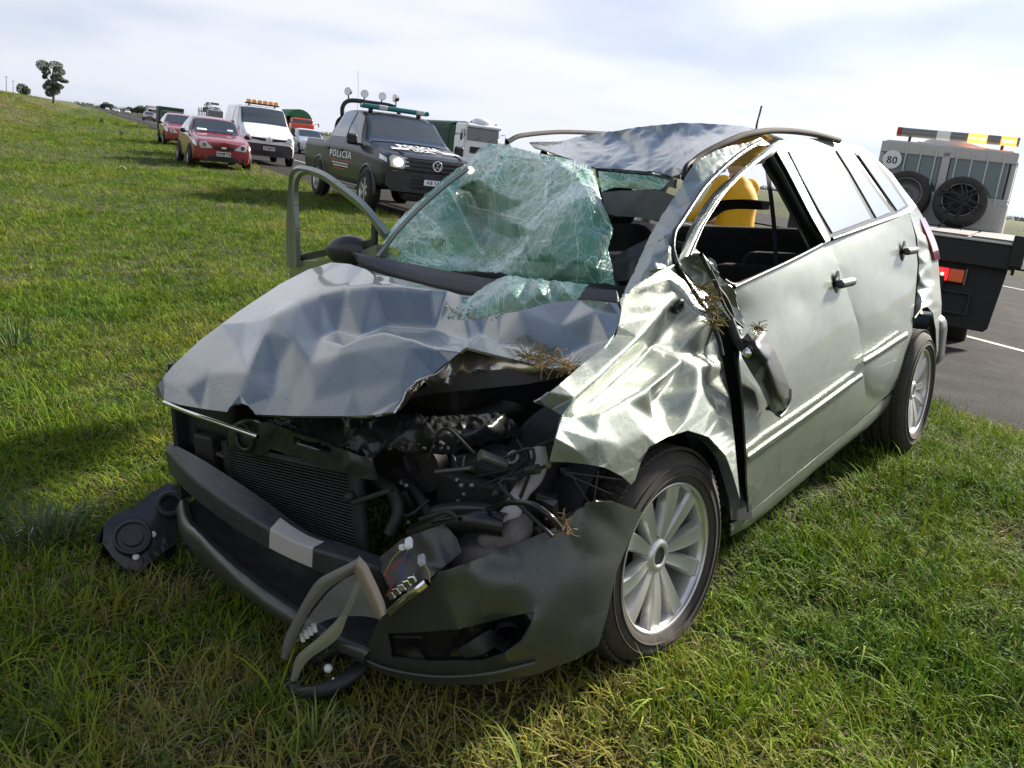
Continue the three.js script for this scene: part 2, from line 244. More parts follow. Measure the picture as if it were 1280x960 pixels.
{
  const axis = (marks) => { const o = []; for (let i = 0; i < marks.length - 1; i++) { const [a, step] = marks[i], b = marks[i + 1][0]; const k = Math.max(1, Math.round((b - a) / step)); for (let j = 0; j < k; j++) o.push(a + (b - a) * j / k); } o.push(marks[marks.length - 1][0]); return o; };
  const xs = axis([[-1500, 200], [-300, 40], [-60, 6], [-14, 0.7], [-4, 0.16], [EDGE - 0.02, 0.04], [EDGE + 0.06, 3], [FAR_EDGE, .4], [ROAD2 + .2, 3], [32, 20], [80, 150], [1500, 1]]);
  const zs = axis([[-2600, 300], [-800, 60], [-200, 10], [-60, 2], [-20, 0.4], [-7, 0.12], [1, 0.3], [4, 4], [20, 20], [100, 1]]);
  const pos = [], col = [], uv = [], idx = [], c = new THREE.Color();
  for (const z of zs) for (const x of xs) {
    pos.push(x, groundY(x, z), z); uv.push(x, z);
    const k = x > EDGE + 0.05 && x < FAR_EDGE ? [0.04, 0.04, 0.04] : (grassColor(x, z, c), [c.r * 0.50 + 0.010, c.g * 0.50, c.b * 0.40]);
    col.push(...k);
  }
  for (let j = 0; j < zs.length - 1; j++) for (let i = 0; i < xs.length - 1; i++) { const a = j * xs.length + i, b = a + 1, d = a + xs.length; idx.push(a, d, b, b, d, d + 1); }
  const g = new THREE.BufferGeometry(); g.setAttribute('position', new THREE.Float32BufferAttribute(pos, 3)); g.setAttribute('color', new THREE.Float32BufferAttribute(col, 3)); g.setAttribute('uv', new THREE.Float32BufferAttribute(uv, 2)); g.setIndex(idx); g.computeVertexNormals();
  const t = dataTex(512, (u, v) => { const a = tile(u, v, 30, 3), b = tile(u, v, 110, 2, 5), q = 0.72 + 0.5 * a + 0.45 * b; return [q, q, q * 0.95]; }); t.repeat.set(0.45, 0.45);
  const bt = dataTex(512, (u, v) => [0.5 + 0.6 * tile(u, v, 60, 3, 5)], false); bt.repeat.set(0.8, 0.8);
  const m = new THREE.MeshStandardMaterial({ vertexColors: true, roughness: 0.97, map: t, bumpMap: bt, bumpScale: 0.05 });
  const o = shade(new THREE.Mesh(g, m)); o.name = 'ground'; tag(o, 'grassy highway verge rising to a dry bank', null, null, 'structure'); scene.add(o);
}
{ // the road: one slab with a thin broken edge
  const rows = [], N = 420; const pos = [], uv = [], idx = [];
  const zs = []; for (let i = 0; i <= N; i++) { const t = i / N; zs.push(12 - 14 * t - 2400 * Math.pow(t, 5) - 60 * t * t); }
  const across = [0, 0.25, 0.8, 2.9, 6.6, 10.2, FAR_EDGE - EDGE];
  for (const z of zs) { const e = 0.10 * fbm2(z * 0.9, 3, 4) + 0.05 * fbm2(z * 6, 8, 2); across.forEach((a, i) => { const x = EDGE + a + (i === 0 ? e : 0); pos.push(x, ROAD_Y + (i === 0 ? -0.012 : 0.004), z); uv.push(x, z); }); }
  const K = across.length; for (let j = 0; j < zs.length - 1; j++) for (let i = 0; i < K - 1; i++) { const a = j * K + i; idx.push(a, a + 1, a + K, a + 1, a + K + 1, a + K); }
  const g = new THREE.BufferGeometry(); g.setAttribute('position', new THREE.Float32BufferAttribute(pos, 3)); g.setAttribute('uv', new THREE.Float32BufferAttribute(uv, 2)); g.setIndex(idx); g.computeVertexNormals();
  const t = dataTex(1024, (u, v) => { const a = tile(u, v, 5, 4), b = tile(u, v, 170, 2, 3), p = tile(u, v, 90, 1, 9); const q = 0.60 + 0.20 * a + 0.42 * b + 0.12 * sstep(0.3, 0.5, p); return [q, q * 0.985, q * 0.97]; }); t.repeat.set(0.4, 0.4);
  const bt = dataTex(512, (u, v) => [0.5 + 0.7 * tile(u, v, 120, 2, 3)], false); bt.repeat.set(0.9, 0.9);
  const o = shade(new THREE.Mesh(g, new THREE.MeshPhysicalMaterial({ color: new THREE.Color().setRGB(0.072, 0.072, 0.076), specularIntensity: 0.3, roughness: 0.92, map: t, bumpMap: bt, bumpScale: 0.006 }))); o.name = 'road'; tag(o, 'grey asphalt highway with paved shoulder', null, null, 'structure'); scene.add(o);
  const paintTex = dataTex(256, (u, v) => { const q = 0.86 + 0.35 * tile(u, v, 40, 3, 2) - 0.3 * sstep(0.3, 0.5, tile(u, v, 22, 3, 6)); return [q, q, q * 0.97]; }); paintTex.repeat.set(1.5, 1.5);
  const paint = new THREE.MeshStandardMaterial({ color: new THREE.Color().setRGB(0.62, 0.62, 0.60), roughness: 0.7, map: paintTex });
  const lineG = (x, w, z0, z1) => { const g = new THREE.PlaneGeometry(w, z0 - z1, 1, 60); g.rotateX(-Math.PI / 2); g.translate(x, ROAD_Y + 0.008, (z0 + z1) / 2); const p = g.attributes.position, u = g.attributes.uv; for (let i = 0; i < p.count; i++) u.setXY(i, p.getX(i), p.getZ(i)); return g; };
  const ln = shade(new THREE.Mesh(lineG(LINE, 0.12, 12, -1500), paint)); ln.name = 'edge_line'; tag(ln, 'solid white line along the road shoulder', null, null, 'structure'); scene.add(ln);
  const dashes = []; for (let k = 0; k < 24; k++) dashes.push(lineG(LINE + 3.7, 0.12, -4 - k * 12, -8.5 - k * 12));
  const ds = shade(new THREE.Mesh(merge(dashes), paint)); ds.name = 'lane_markings'; tag(ds, 'broken white lane markings down the road', null, null, 'structure'); scene.add(ds);
  const r2 = shade(new THREE.Mesh(at(new THREE.PlaneGeometry(8.4, 2000, 1, 4).rotateX(-Math.PI / 2), ROAD2 + 4.4, ROAD_Y + 0.004, -960), o.material)); r2.name = 'road_001'; { const p = r2.geometry.attributes.position, u = r2.geometry.attributes.uv; for (let i = 0; i < p.count; i++) u.setXY(i, p.getX(i), p.getZ(i)); } tag(r2, 'opposite carriageway of the highway', null, null, 'structure'); scene.add(r2);
  const l2 = shade(new THREE.Mesh(lineG(LINE + 7.4, 0.12, 12, -1500), paint)); l2.name = 'edge_line_001'; tag(l2, 'solid line along the far side of the road', null, null, 'structure'); scene.add(l2);
}

// ------------------------------------------------------------------ grass: tufts of single blades
function tuftG(blades, len, width, lean, spread, curl = 0.5) {
  const pos = [], idx = [], nor = [];
  for (let b = 0; b < blades; b++) {
    const a = rr(0, 6.283), q = rr(0, spread), ox = Math.cos(a) * q, oz = Math.sin(a) * q, dir = a + rr(-1.2, 1.2), L = len * rr(0.45, 1.15), l0 = rr(0.15, 1) * lean, w = width * rr(0.7, 1.3), side = dir + Math.PI / 2 + rr(-.5, .5);
    let x = ox, y = -0.012, z = oz, th = l0 * 0.4; const seg = 4, base = pos.length / 3;
    for (let s = 0; s <= seg; s++) {
      const t = s / seg, ww = w * (s === seg ? 0.08 : 1 - 0.55 * t);
      pos.push(x + Math.cos(side) * ww, y, z + Math.sin(side) * ww, x - Math.cos(side) * ww, y, z - Math.sin(side) * ww);
      const step = L / seg; x += Math.cos(dir) * Math.sin(th) * step; z += Math.sin(dir) * Math.sin(th) * step; y += Math.cos(th) * step; th += l0 * curl * (0.6 + t);
    }
    for (let s = 0; s < seg; s++) { const k = base + s * 2; idx.push(k, k + 1, k + 3, k, k + 3, k + 2); }
  }
  const g = new THREE.BufferGeometry(); g.setAttribute('position', new THREE.Float32BufferAttribute(pos, 3)); g.setIndex(idx); g.computeVertexNormals(); return g;
}
const leafMat = phys([1, 1, 1], { roughness: 0.75, transmission: 0.32, thickness: 0, specularIntensity: 0.15 });
const strawMat = phys([1, 1, 1], { roughness: 0.85, transmission: 0.15, thickness: 0, specularIntensity: 0.2 });
const carInv = carMatrix.clone().invert();
function underCar(x, z) { const p = v3(x, groundY(x, z), z).applyMatrix4(carInv); return p.x > -3.2 && p.x < 0.55 && Math.abs(p.y) < 0.72; }
{
  const kinds = [
    { name: 'short_grass', g: [tuftG(12, 0.080, 0.0026, 1.05, 0.06), tuftG(13, 0.068, 0.0030, 1.25, 0.075), tuftG(9, 0.10, 0.0032, 0.9, 0.05)], mat: leafMat, label: 'short green grass covering the whole verge' },
    { name: 'matted_grass', g: [tuftG(13, 0.11, 0.0024, 1.55, 0.07, 0.55), tuftG(11, 0.14, 0.0022, 1.75, 0.08, 0.4), tuftG(14, 0.05, 0.0048, 1.4, 0.08, 0.5)], mat: leafMat, label: 'matted bent grass lying over the verge' },
    { name: 'dry_grass', g: [tuftG(9, 0.10, 0.0014, 1.6, 0.07, 0.5), tuftG(8, 0.13, 0.0012, 1.35, 0.06, 0.3)], mat: strawMat, label: 'dead straw coloured grass scattered through the verge' },
    { name: 'long_grass', g: [tuftG(7, 0.19, 0.0026, 1.0, 0.03, 0.5)], mat: leafMat, label: 'longer grass blades sticking up from the verge' },
  ];
  const lists = kinds.map(k => k.g.map(() => []));
  const bands = [[0.55, 2.6, 1250], [2.6, 4.5, 900], [4.5, 8, 480], [8, 14, 200], [14, 26, 75], [26, 55, 18], [55, 130, 3.2], [130, 300, 0.5]];
  const m4 = new THREE.Matrix4(), q = new THREE.Quaternion(), e = new THREE.Euler(), c = new THREE.Color();
  for (const [r1, r2, dens] of bands) {
    const a0 = -22 * R, a1 = (r2 < 15 ? 84 : 30) * R, area = (a1 - a0) / 2 * (r2 * r2 - r1 * r1), n = Math.round(area * dens);
    for (let i = 0; i < n; i++) {
      const r = Math.sqrt(mix(r1 * r1, r2 * r2, rnd())), a = mix(a0, a1, rnd()), x = EYEW.x + r * Math.sin(a), z = EYEW.z - r * Math.cos(a);
      if (x > EDGE + 0.10 * fbm2(z * 0.9, 3, 4) + rr(-0.06, 0.02) && x < FAR_EDGE + 0.2) continue; if (x > ROAD2 && x < ROAD2 + 9) continue;
      if (underCar(x, z) && rnd() < 0.75) continue;
      const d = dryness(x, z), k = rnd(), hgt = 0.68 + 0.42 * fbm2(x * 1.3 + 20, z * 1.3, 3);
      if (r < 8 && d > 0.55 && rnd() < (d - 0.55) * 0.9) continue;
      let kind = k < d * 0.55 ? 2 : k < 0.62 ? 0 : k < 0.94 ? 1 : 3; if (kind === 3 && (hgt < 0.66 || rnd() < 0.35)) kind = 0;
      const v = Math.floor(rnd() * kinds[kind].g.length), grow = r < 8 ? 1 : Math.min(1 + (r - 8) * 0.055, 6);
      const s = hgt * rr(0.7, 1.3) * (r < 8 ? 1 : mix(1, grow, 0.35)), sw = Math.max(s, grow * rr(0.8, 1.2));
      m4.compose(v3(x, groundY(x, z), z), q.setFromEuler(e.set(rr(-.25, .25), rr(0, 6.283), rr(-.25, .25))), v3(sw, s, sw));
      grassColor(x, z, c);
      if (kind === 2) c.setRGB(0.33, 0.26, 0.13).multiplyScalar(rr(0.6, 1.25)); else { const f = rr(0.72, 1.35), yel = rr(-0.28, 0.22); c.r *= f * (1 + yel); c.g *= f; c.b *= f; if (rnd() < 0.10) c.setRGB(0.065 * f, 0.12 * f, 0.035 * f); }
      lists[kind][v].push({ m: m4.clone(), c: c.clone() });
    }
  }
  kinds.forEach((k, i) => k.g.forEach((g, v) => {
    const L = lists[i][v], o = new THREE.InstancedMesh(g, k.mat, L.length); L.forEach((t, j) => { o.setMatrixAt(j, t.m); o.setColorAt(j, t.c); });
    o.name = numbered(k.name); shade(o); tag(o, k.label, 'grass', null, 'stuff'); scene.add(o); lists[i][v] = null;
  }));
  console.log('grass done');
}
// ground point under a pixel, by marching along its ray
function gpix(px, py, lift = 0) { const d = dirW(rayCar(px, py)).normalize(); let t = 0.5; for (let i = 0; i < 4000; i++) { const p = EYEW.clone().addScaledVector(d, t); const gy = p.x > EDGE && p.x < FAR_EDGE ? ROAD_Y : groundY(p.x, p.z); if (p.y <= gy + lift) return v3(p.x, gy, p.z); t += Math.max(0.01, (p.y - gy - lift) * 0.5); } return null; }
const wpix = (px, py, dist) => { const d = dirW(rayCar(px, py)); return EYEW.clone().addScaledVector(d, dist / Math.hypot(d.x, d.z)); };
// ------------------------------------------------------------------ the wrecked car
const wreck = new THREE.Group(); wreck.name = numbered('crashed_car'); scene.add(wreck);
carMatrix.decompose(wreck.position, wreck.quaternion, wreck.scale);
tag(wreck, 'wrecked silver grey estate car with torn off front and shattered windscreen on the grass', 'car');
const SIDE = { n: [0, 1, 0.107], D: 0.832 }, GREEN = { n: [0, 1, 0.46], D: 1.203 }, FEND = { n: [0, 1, 0.5], D: 1.11 }, HOOD = { n: [0.29, 0, 1], D: 0.908 }, SHIELD = { n: [0.5, 0, 0.7], D: 0.465 };
const wp = (name, geo, mat, parent = wreck, label) => part(name, geo, mat, parent, label);
const pts = l => l.map(q => q.isVector3 ? q : Q(...q));
const pan = (plane, outline, inner, o = {}) => panelG({ ...plane, outline, inner, ...o });
const onP = (pl, px, py, off = 0) => { const n = v3(...pl.n), L = n.length(); return onPlane(px, py, n.divideScalar(L), pl.D / L + off); };

// hood
{
  const outline = [[414, 328], [385, 337], [350, 355], [300, 388], [250, 425], [215, 458], [198, 480, -.012], [190, 490, -.03], [197, 497, -.045], [225, 506, -.035], [260, 512, -.03], [284, 515, -.03], [287, 509, -.025], [294, 505, -.022], [302, 504, -.022], [310, 507, -.022], [316, 513, -.026], [319, 518, -.03], [370, 520, -.03], [430, 520, -.03], [470, 518, -.03], [492, 515, -.03], [505, 492, -.02], [522, 474, -.015], [540, 468, -.02], [560, 452, -.01], [583, 434, .02], [605, 440, .01], [630, 446], [670, 456, -.01], [716, 463, -.02], [727, 456], [755, 434], [768, 418], [775, 402], [776, 388], [771, 379], [735, 375], [699, 376], [660, 376], [620, 374], [577, 368], [541, 359], [484, 345], [437, 330]];
  const inner = [[349, 415, 0.0555], [378, 396, 0.0476], [405, 385, 0.0450], [436, 377, 0.0423], [470, 372, 0.0383], [505, 371, 0.0330], [540, 372, 0.0238], [577, 375, 0.0132], [324, 452, 0.0291], [336, 433, 0.0436], [311, 471, 0.0118], [299, 489, -0.0079], [370, 437, 0.0317], [389, 458, 0.0079],
    [430, 441, 0.0198], [455, 431, 0.0238], [483, 425, 0.0251], [515, 433, 0.0212], [545, 442, 0.0132], [420, 452, 0.0132], [450, 447, 0.0171], [485, 443, 0.0185], [515, 443, 0.0159], [420, 408, -0.0159], [480, 396, -0.0344], [540, 397, -0.0397], [600, 405, -0.0317], [400, 425, 0.0026], [450, 415, -0.0159], [345, 460, -0.0079], [338, 487, -0.0185], [365, 475, -0.0159], [300, 440, 0.0026], [262, 468, 0.0053], [310, 412, 0.0212], [230, 482, -0.0053],
    [440, 478, -0.0185], [500, 470, -0.0079], [390, 490, -0.0212], [450, 505, -0.0344], [340, 385, 0.0212], [400, 352, 0.0185], [470, 352, 0.0185], [540, 364, 0.0106], [620, 418, -0.0264], [665, 428, -0.0185], [700, 405, -0.0079], [650, 392, 0.0053], [735, 420, -0.0238], [745, 395, 0.0132], [690, 442, -0.0291], [585, 420, -0.0132]];
  wp('hood', solid(pan(HOOD, outline.map(q => onP(HOOD, ...q)), inner, { sub: 4, smooth: 2, gap: 22, late: true, lift: true }), 0.006), M.paintHood, wreck, 'buckled silver grey bonnet with star shaped dent');
  // torn and folded front edge of the hood
  const up = [[492, 515], [498, 505], [505, 492], [513, 482], [522, 474], [533, 470], [545, 466], [560, 452], [572, 442], [583, 434], [592, 436], [605, 440], [630, 446], [670, 456], [716, 463]];
  const lo = [[493, 516, .03], [502, 508, .045], [511, 498, .05], [521, 486, .01], [531, 478, .0], [541, 484, .05], [550, 486, .055], [558, 480, .01], [566, 483, .03], [577, 477, .055], [588, 483, .05], [594, 464, -.01], [615, 465, .01], [665, 467, .01], [714, 467, .0]];
  const a = up.map(([x, y]) => onP(HOOD, x, y, -.012)), b = lo.map(([x, y, f]) => onP(HOOD, x, y, -0.03 - f));
  const mid = a.map((p, i) => p.clone().lerp(b[i], 0.5).addScaledVector(v3(.7, .3, -.2), [0, .01, .02, -.01, -.02, .015, .02, -.02, .01, .025, .02, -.02, .0, .01, 0][i]));
  wp('hood_lip', solid(stripG([a, mid, b], 90, 9, 0.004), 0.004), M.bare, wreck, 'torn and curled front edge of the bonnet');
  wp('grille_trim', tubeG(pts([[205, 503, 'x', .60], [240, 517, 'x', .64], [280, 531, 'x', .66], [322, 546, 'x', .665]]), 0.006), M.chrome);
  // inner skin seen below the torn edge
  wp('hood_frame', solid(pan(HOOD, [[505, 500, -.06], [540, 492, -.07], [600, 486, -.07], [660, 480, -.06], [712, 470, -.05], [690, 462, -.03], [620, 462, -.03], [560, 470, -.03]], [], { sub: 1 }), .004), M.black);
}
// left front fender
{
  const outline = [[846, 329], [858, 345], [872, 362], [884, 382], [893, 402, -.01], [899, 425, -.02], [902, 444, -.03], [912, 496, -.035], [918, 550, -.03], [923, 605, -.03], [925, 624, -.035], [915, 590, .0], [907, 569, .01], [886, 546, .02], [860, 538, .02], [834, 546, .02], [811, 559, .01], [802, 575], [794, 600, -.02], [789, 606, -.025], [777, 595, -.01], [755, 584, .0], [730, 580, -.01], [711, 578, -.02], [688, 577, -.03], [695, 548, .0], [703, 520, .0], [690, 512, -.03], [667, 503, -.04], [674, 500, -.02], [699, 481], [727, 456], [755, 434], [770, 419], [775, 400], [777, 389], [775, 374, -.02], [800, 352, -.02], [825, 338, -.01]];
  const inner = [[712, 500, 0.0168], [735, 478, 0.0280], [760, 452, 0.0336], [785, 428, 0.0364], [808, 402, 0.0336], [832, 375, 0.0252], [722, 520, -0.0140], [748, 500, -0.0224], [775, 478, -0.0252], [800, 455, -0.0252], [825, 428, -0.0280], [845, 402, -0.0196],
    [742, 522, 0.0224], [768, 508, 0.0336], [792, 494, 0.0476], [812, 477, 0.0588], [828, 462, 0.0672], [818, 500, -0.0224], [832, 492, -0.0364], [838, 515, -0.0224], [815, 525, 0.0056], [795, 545, 0.0252], [770, 560, 0.0196], [738, 552, 0.0224], [722, 564, 0.0028], [760, 578, 0.0056], [850, 440, -0.0168], [848, 470, -0.0308], [862, 488, 0.0364], [878, 515, 0.0280], [868, 460, 0.0196], [880, 440, -0.0196], [872, 405, 0.0252], [858, 385, 0.0112], [890, 480, -0.0196], [896, 520, 0.0112], [850, 527, 0.0252]];
  wp('fender', solid(pan(FEND, outline.map(q => onP(FEND, ...q)), inner, { lift: true, sub: 4, smooth: 2, gap: 18, late: true, rough: .001, freq: 30 }), 0.004), M.paint, wreck, 'crumpled left front wing with sharp creases');
  // arch flange and liner
  const arch = [[925, 624], [915, 592], [907, 571], [886, 548], [860, 540], [834, 548], [811, 561], [802, 577]];
  const ed = arch.map(([x, y]) => onP(FEND, x, y, .008)), bk = ed.map(p => p.clone().add(v3(0, -.03, -.006)));
  wp('arch_flange', stripG([ed, bk], 40, 3), M.paintShaded);
  const lin = [], lin2 = []; for (let k = 0; k <= 26; k++) { const t = (8 + 172 * k / 26) * R, rad = 0.345; lin.push(v3(Math.cos(t) * rad, .70, .30 + Math.sin(t) * rad)); lin2.push(v3(Math.cos(t) * rad, .42, .30 + Math.sin(t) * rad)); }
  wp('wheel_liner', stripG([lin, lin2], 40, 4), M.black);
  wp('wheel_liner', gridG([lin2, lin2.map(p => v3(0, .42, .3))]), M.black);
  // black gap between fender and door: hinge pillar
  wp('door_jamb', solid(pan(SIDE, [[868, 372, -.10], [893, 392, -.07], [910, 400, -.06], [925, 425, -.05], [932, 470, -.05], [938, 560, -.04], [940, 650, -.04], [914, 650, -.05], [905, 570, -.05], [895, 480, -.06], [885, 420, -.08]], [], { sub: 1 }), .01), M.black);
  wp('jamb_edge', tubeG([onP(SIDE, 918, 440, -.03), onP(SIDE, 924, 480, -.03), onP(SIDE, 931, 540, -.03), onP(SIDE, 935, 640, -.03)], .004), M.plasticGrey);
  // indicator hole torn in the fender, fallen rib sheet below its front
  wp('indicator_socket', at(new THREE.TorusGeometry(.016, .007, 8, 18), ...onP(FEND, 848, 383, .02).toArray(), 1.2, 0, 0), M.black);
  const ribs = pan({ n: [.25, 1, .2], D: .80 }, [[700, 585], [730, 582], [760, 588], [786, 606], [770, 622], [742, 632], [722, 628], [708, 606]], [[745, 605, -.03]], { sub: 2 });
  const lr = wp('fender_liner', solid(ribs, .006), M.plastic);
  for (const [a, b, c, d] of [[706, 592, 765, 618], [712, 590, 735, 628], [748, 588, 742, 628], [705, 590, 780, 600]]) wp('rib', tubeG([Q(a, b, 'y', .735), Q((a + c) / 2, (b + d) / 2, 'y', .735), Q(c, d, 'y', .735)], .0022, 8, 5), M.plasticGrey, lr);
}
// A-pillar and cant rail, door frames, pillars
{
  wp('a_pillar', solid(pan(GREEN, [[775, 374, -.05], [784, 356, -.07], [792, 340, -.08], [802, 317, -.09], [812, 295, -.09], [827, 269, -.09], [840, 250, -.08], [850, 235, -.07], [857, 220, -.06], [865, 208, -.05], [876, 198, -.04], [895, 188, -.03], [915, 182, -.02], [930, 180, -.015], [950, 172, -.01], [962, 181, 0], [940, 183, 0], [925, 193, 0], [910, 205, 0], [895, 219, 0], [880, 235, 0], [868, 252, 0], [857, 269, 0], [849, 281, 0], [844, 291, 0], [841, 314, 0], [846, 329, .0], [825, 338, -.01], [800, 352, -.03]],
    [[815, 320, -.03], [830, 295, -.02], [845, 268, -.03], [860, 245, -.025], [875, 225, -.02], [890, 208, -.015], [905, 195, -.012], [822, 335, .0], [805, 340, -.03], [835, 312, .01], [848, 258, -.05], [832, 282, -.05]], { sub: 3, smooth: 1, gap: 16, rough: .008, freq: 16 }), .004), M.paint);
  wp('door_seal', tubeG([[846, 330], [841, 314], [843, 291], [850, 280], [857, 269], [868, 252], [880, 235], [895, 219], [910, 205], [925, 193], [940, 183], [952, 177]].map(([x, y]) => onP(GREEN, x, y, .004)), .0075, 60), M.blackGloss);
  wp('door_seal', tubeG([[846, 330], [858, 352], [872, 372], [886, 396], [897, 420], [903, 445]].map(([x, y]) => onP(FEND, x, y, .004)), .007, 40), M.blackGloss);
  const fo = [[846, 329], [856, 308], [865, 291], [880, 268], [895, 246], [912, 228], [932, 209], [948, 195], [962, 183], [974, 176]], fi = [[866, 311], [872, 295], [879, 277], [888, 261], [899, 245], [911, 231], [926, 218], [940, 208], [952, 201], [960, 198]];
  const A = fo.map(([x, y]) => onP(GREEN, x, y, .006)), B = fi.map(([x, y]) => onP(GREEN, x, y, .0)), C = A.map((p, i) => p.clone().lerp(B[i], .45).add(v3(0, .012, .004))), E = B.map(p => p.clone().add(v3(0, -.035, -.01)));
  const fd = wp('front_door_frame', solid(stripG([A, C, B, E], 40, 12, .003), .003), M.paint);
  wp('chrome_edge', tubeG(C.slice(0, 9).map(p => p.clone().add(v3(0, .006, 0))), .0022, 50, 5), M.steel, fd);
  const po = [[974, 176], [990, 206], [1006, 238], [1022, 270], [1037, 300]], pi = [[960, 198], [976, 224], [990, 250], [1006, 279], [1024, 306]];
  wp('b_pillar', solid(stripG([po.map(([x, y]) => onP(GREEN, x, y, .004)), po.map(([x, y], i) => onP(GREEN, mix(x, pi[i][0], .45), mix(y, pi[i][1], .45), .008))], 20, 4), .004), M.paint);
  wp('b_pillar_trim', solid(stripG([po.map(([x, y], i) => onP(GREEN, mix(x, pi[i][0], .42), mix(y, pi[i][1], .42), .002)), pi.map(([x, y]) => onP(GREEN, x, y, -.02)), pi.map(([x, y]) => onP(GREEN, x - 8, y + 2, -.09))], 20, 6), .004), M.blackGloss);
  wp('belt_guide', tubeG([[954, 205], [972, 235], [990, 268], [1004, 296], [1012, 312]].map(([x, y]) => onP(GREEN, x, y, -.06)), .006, 24), M.steel);
  wp('seat_belt', solid(stripG([[[957, 212], [962, 250], [966, 290], [968, 330]].map(([x, y]) => onP(GREEN, x, y, -.16)), [[962, 212], [967, 250], [971, 290], [973, 330]].map(([x, y]) => onP(GREEN, x, y, -.16))], 16, 3), .002), M.cloth);
  // upper side behind the front door
  wp('side_frame', solid(pan(GREEN, [[974, 176], [1000, 173], [1030, 173], [1050, 176], [1079, 184], [1092, 196], [1114, 216], [1128, 235], [1146, 258], [1137, 267], [1115, 275], [1090, 284], [1065, 293], [1037, 303], [1022, 269], [1006, 237], [990, 205]], [], { sub: 2, holes: [], grid: 26 }), .008), M.paint);
  const win = (name, l, off, mat = M.glassSkyPale) => wp(name, solid(pan(GREEN, l.map(([x, y]) => [x, y, off]), [], { sub: 1, grid: 30 }), .004), mat);
  const dk = [[[981, 184], [1060, 184], [1076, 206], [1096, 236], [1121, 267], [1085, 280], [1038, 297], [1020, 264], [1000, 225]]]; for (const l of dk) win('window_rubber', l, .003, M.blackGloss);
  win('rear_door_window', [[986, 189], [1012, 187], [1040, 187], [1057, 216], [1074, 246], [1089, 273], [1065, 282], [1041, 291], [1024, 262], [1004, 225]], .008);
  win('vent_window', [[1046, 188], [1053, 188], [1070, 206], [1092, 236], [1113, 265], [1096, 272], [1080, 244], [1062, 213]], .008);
  win('quarter_window_rubber', [[1068, 190], [1092, 196], [1115, 224], [1137, 258], [1121, 267], [1098, 233]], .003, M.blackGloss);
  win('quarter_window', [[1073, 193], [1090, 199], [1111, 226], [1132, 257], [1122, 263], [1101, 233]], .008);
  wp('window_strip', tubeG([onP(GREEN, 1040, 299, .01), onP(GREEN, 1066, 290, .01), onP(GREEN, 1092, 281, .01), onP(GREEN, 1136, 266, .01)], .007), M.plasticGrey);
  // roof rails
  const rl = wp('roof_rail', tubeG([[862, 207, .52], [876, 195, .52], [893, 185, .53], [910, 177, .54], [927, 170, .545], [944, 166, .55], [962, 163.5, .55], [981, 163.5, .55], [1000, 165, .555], [1019, 168, .56], [1049, 176, .575]].map(([x, y, v]) => Q(x, y, 'y', v)), .011, 70, 10), M.rubber);
  const rb = resample([[854, 222], [857, 210], [864, 203], [874, 199], [873, 208], [866, 216], [860, 224]].map(([x, y]) => Q(x, y, 'y', .52)), 30); wp('rail_bracket', tubeG(rb, .008, 40, 8, true), M.black, rl);
  wp('rail_bracket', solid(panelG({ n: [0, 1, 0], D: .505, outline: [[855, 221], [858, 210], [865, 204], [873, 200], [872, 208], [866, 215]], sub: 1 }), .01), M.iron, rl);
  wp('roof_rail', tubeG([[634, 178, -.50], [646, 171, -.50], [662, 168, -.51], [700, 165, -.53], [739, 166, -.55], [770, 168, -.56]].map(([x, y, v]) => Q(x, y, 'y', v)), .010, 40, 10), M.rubber);
}
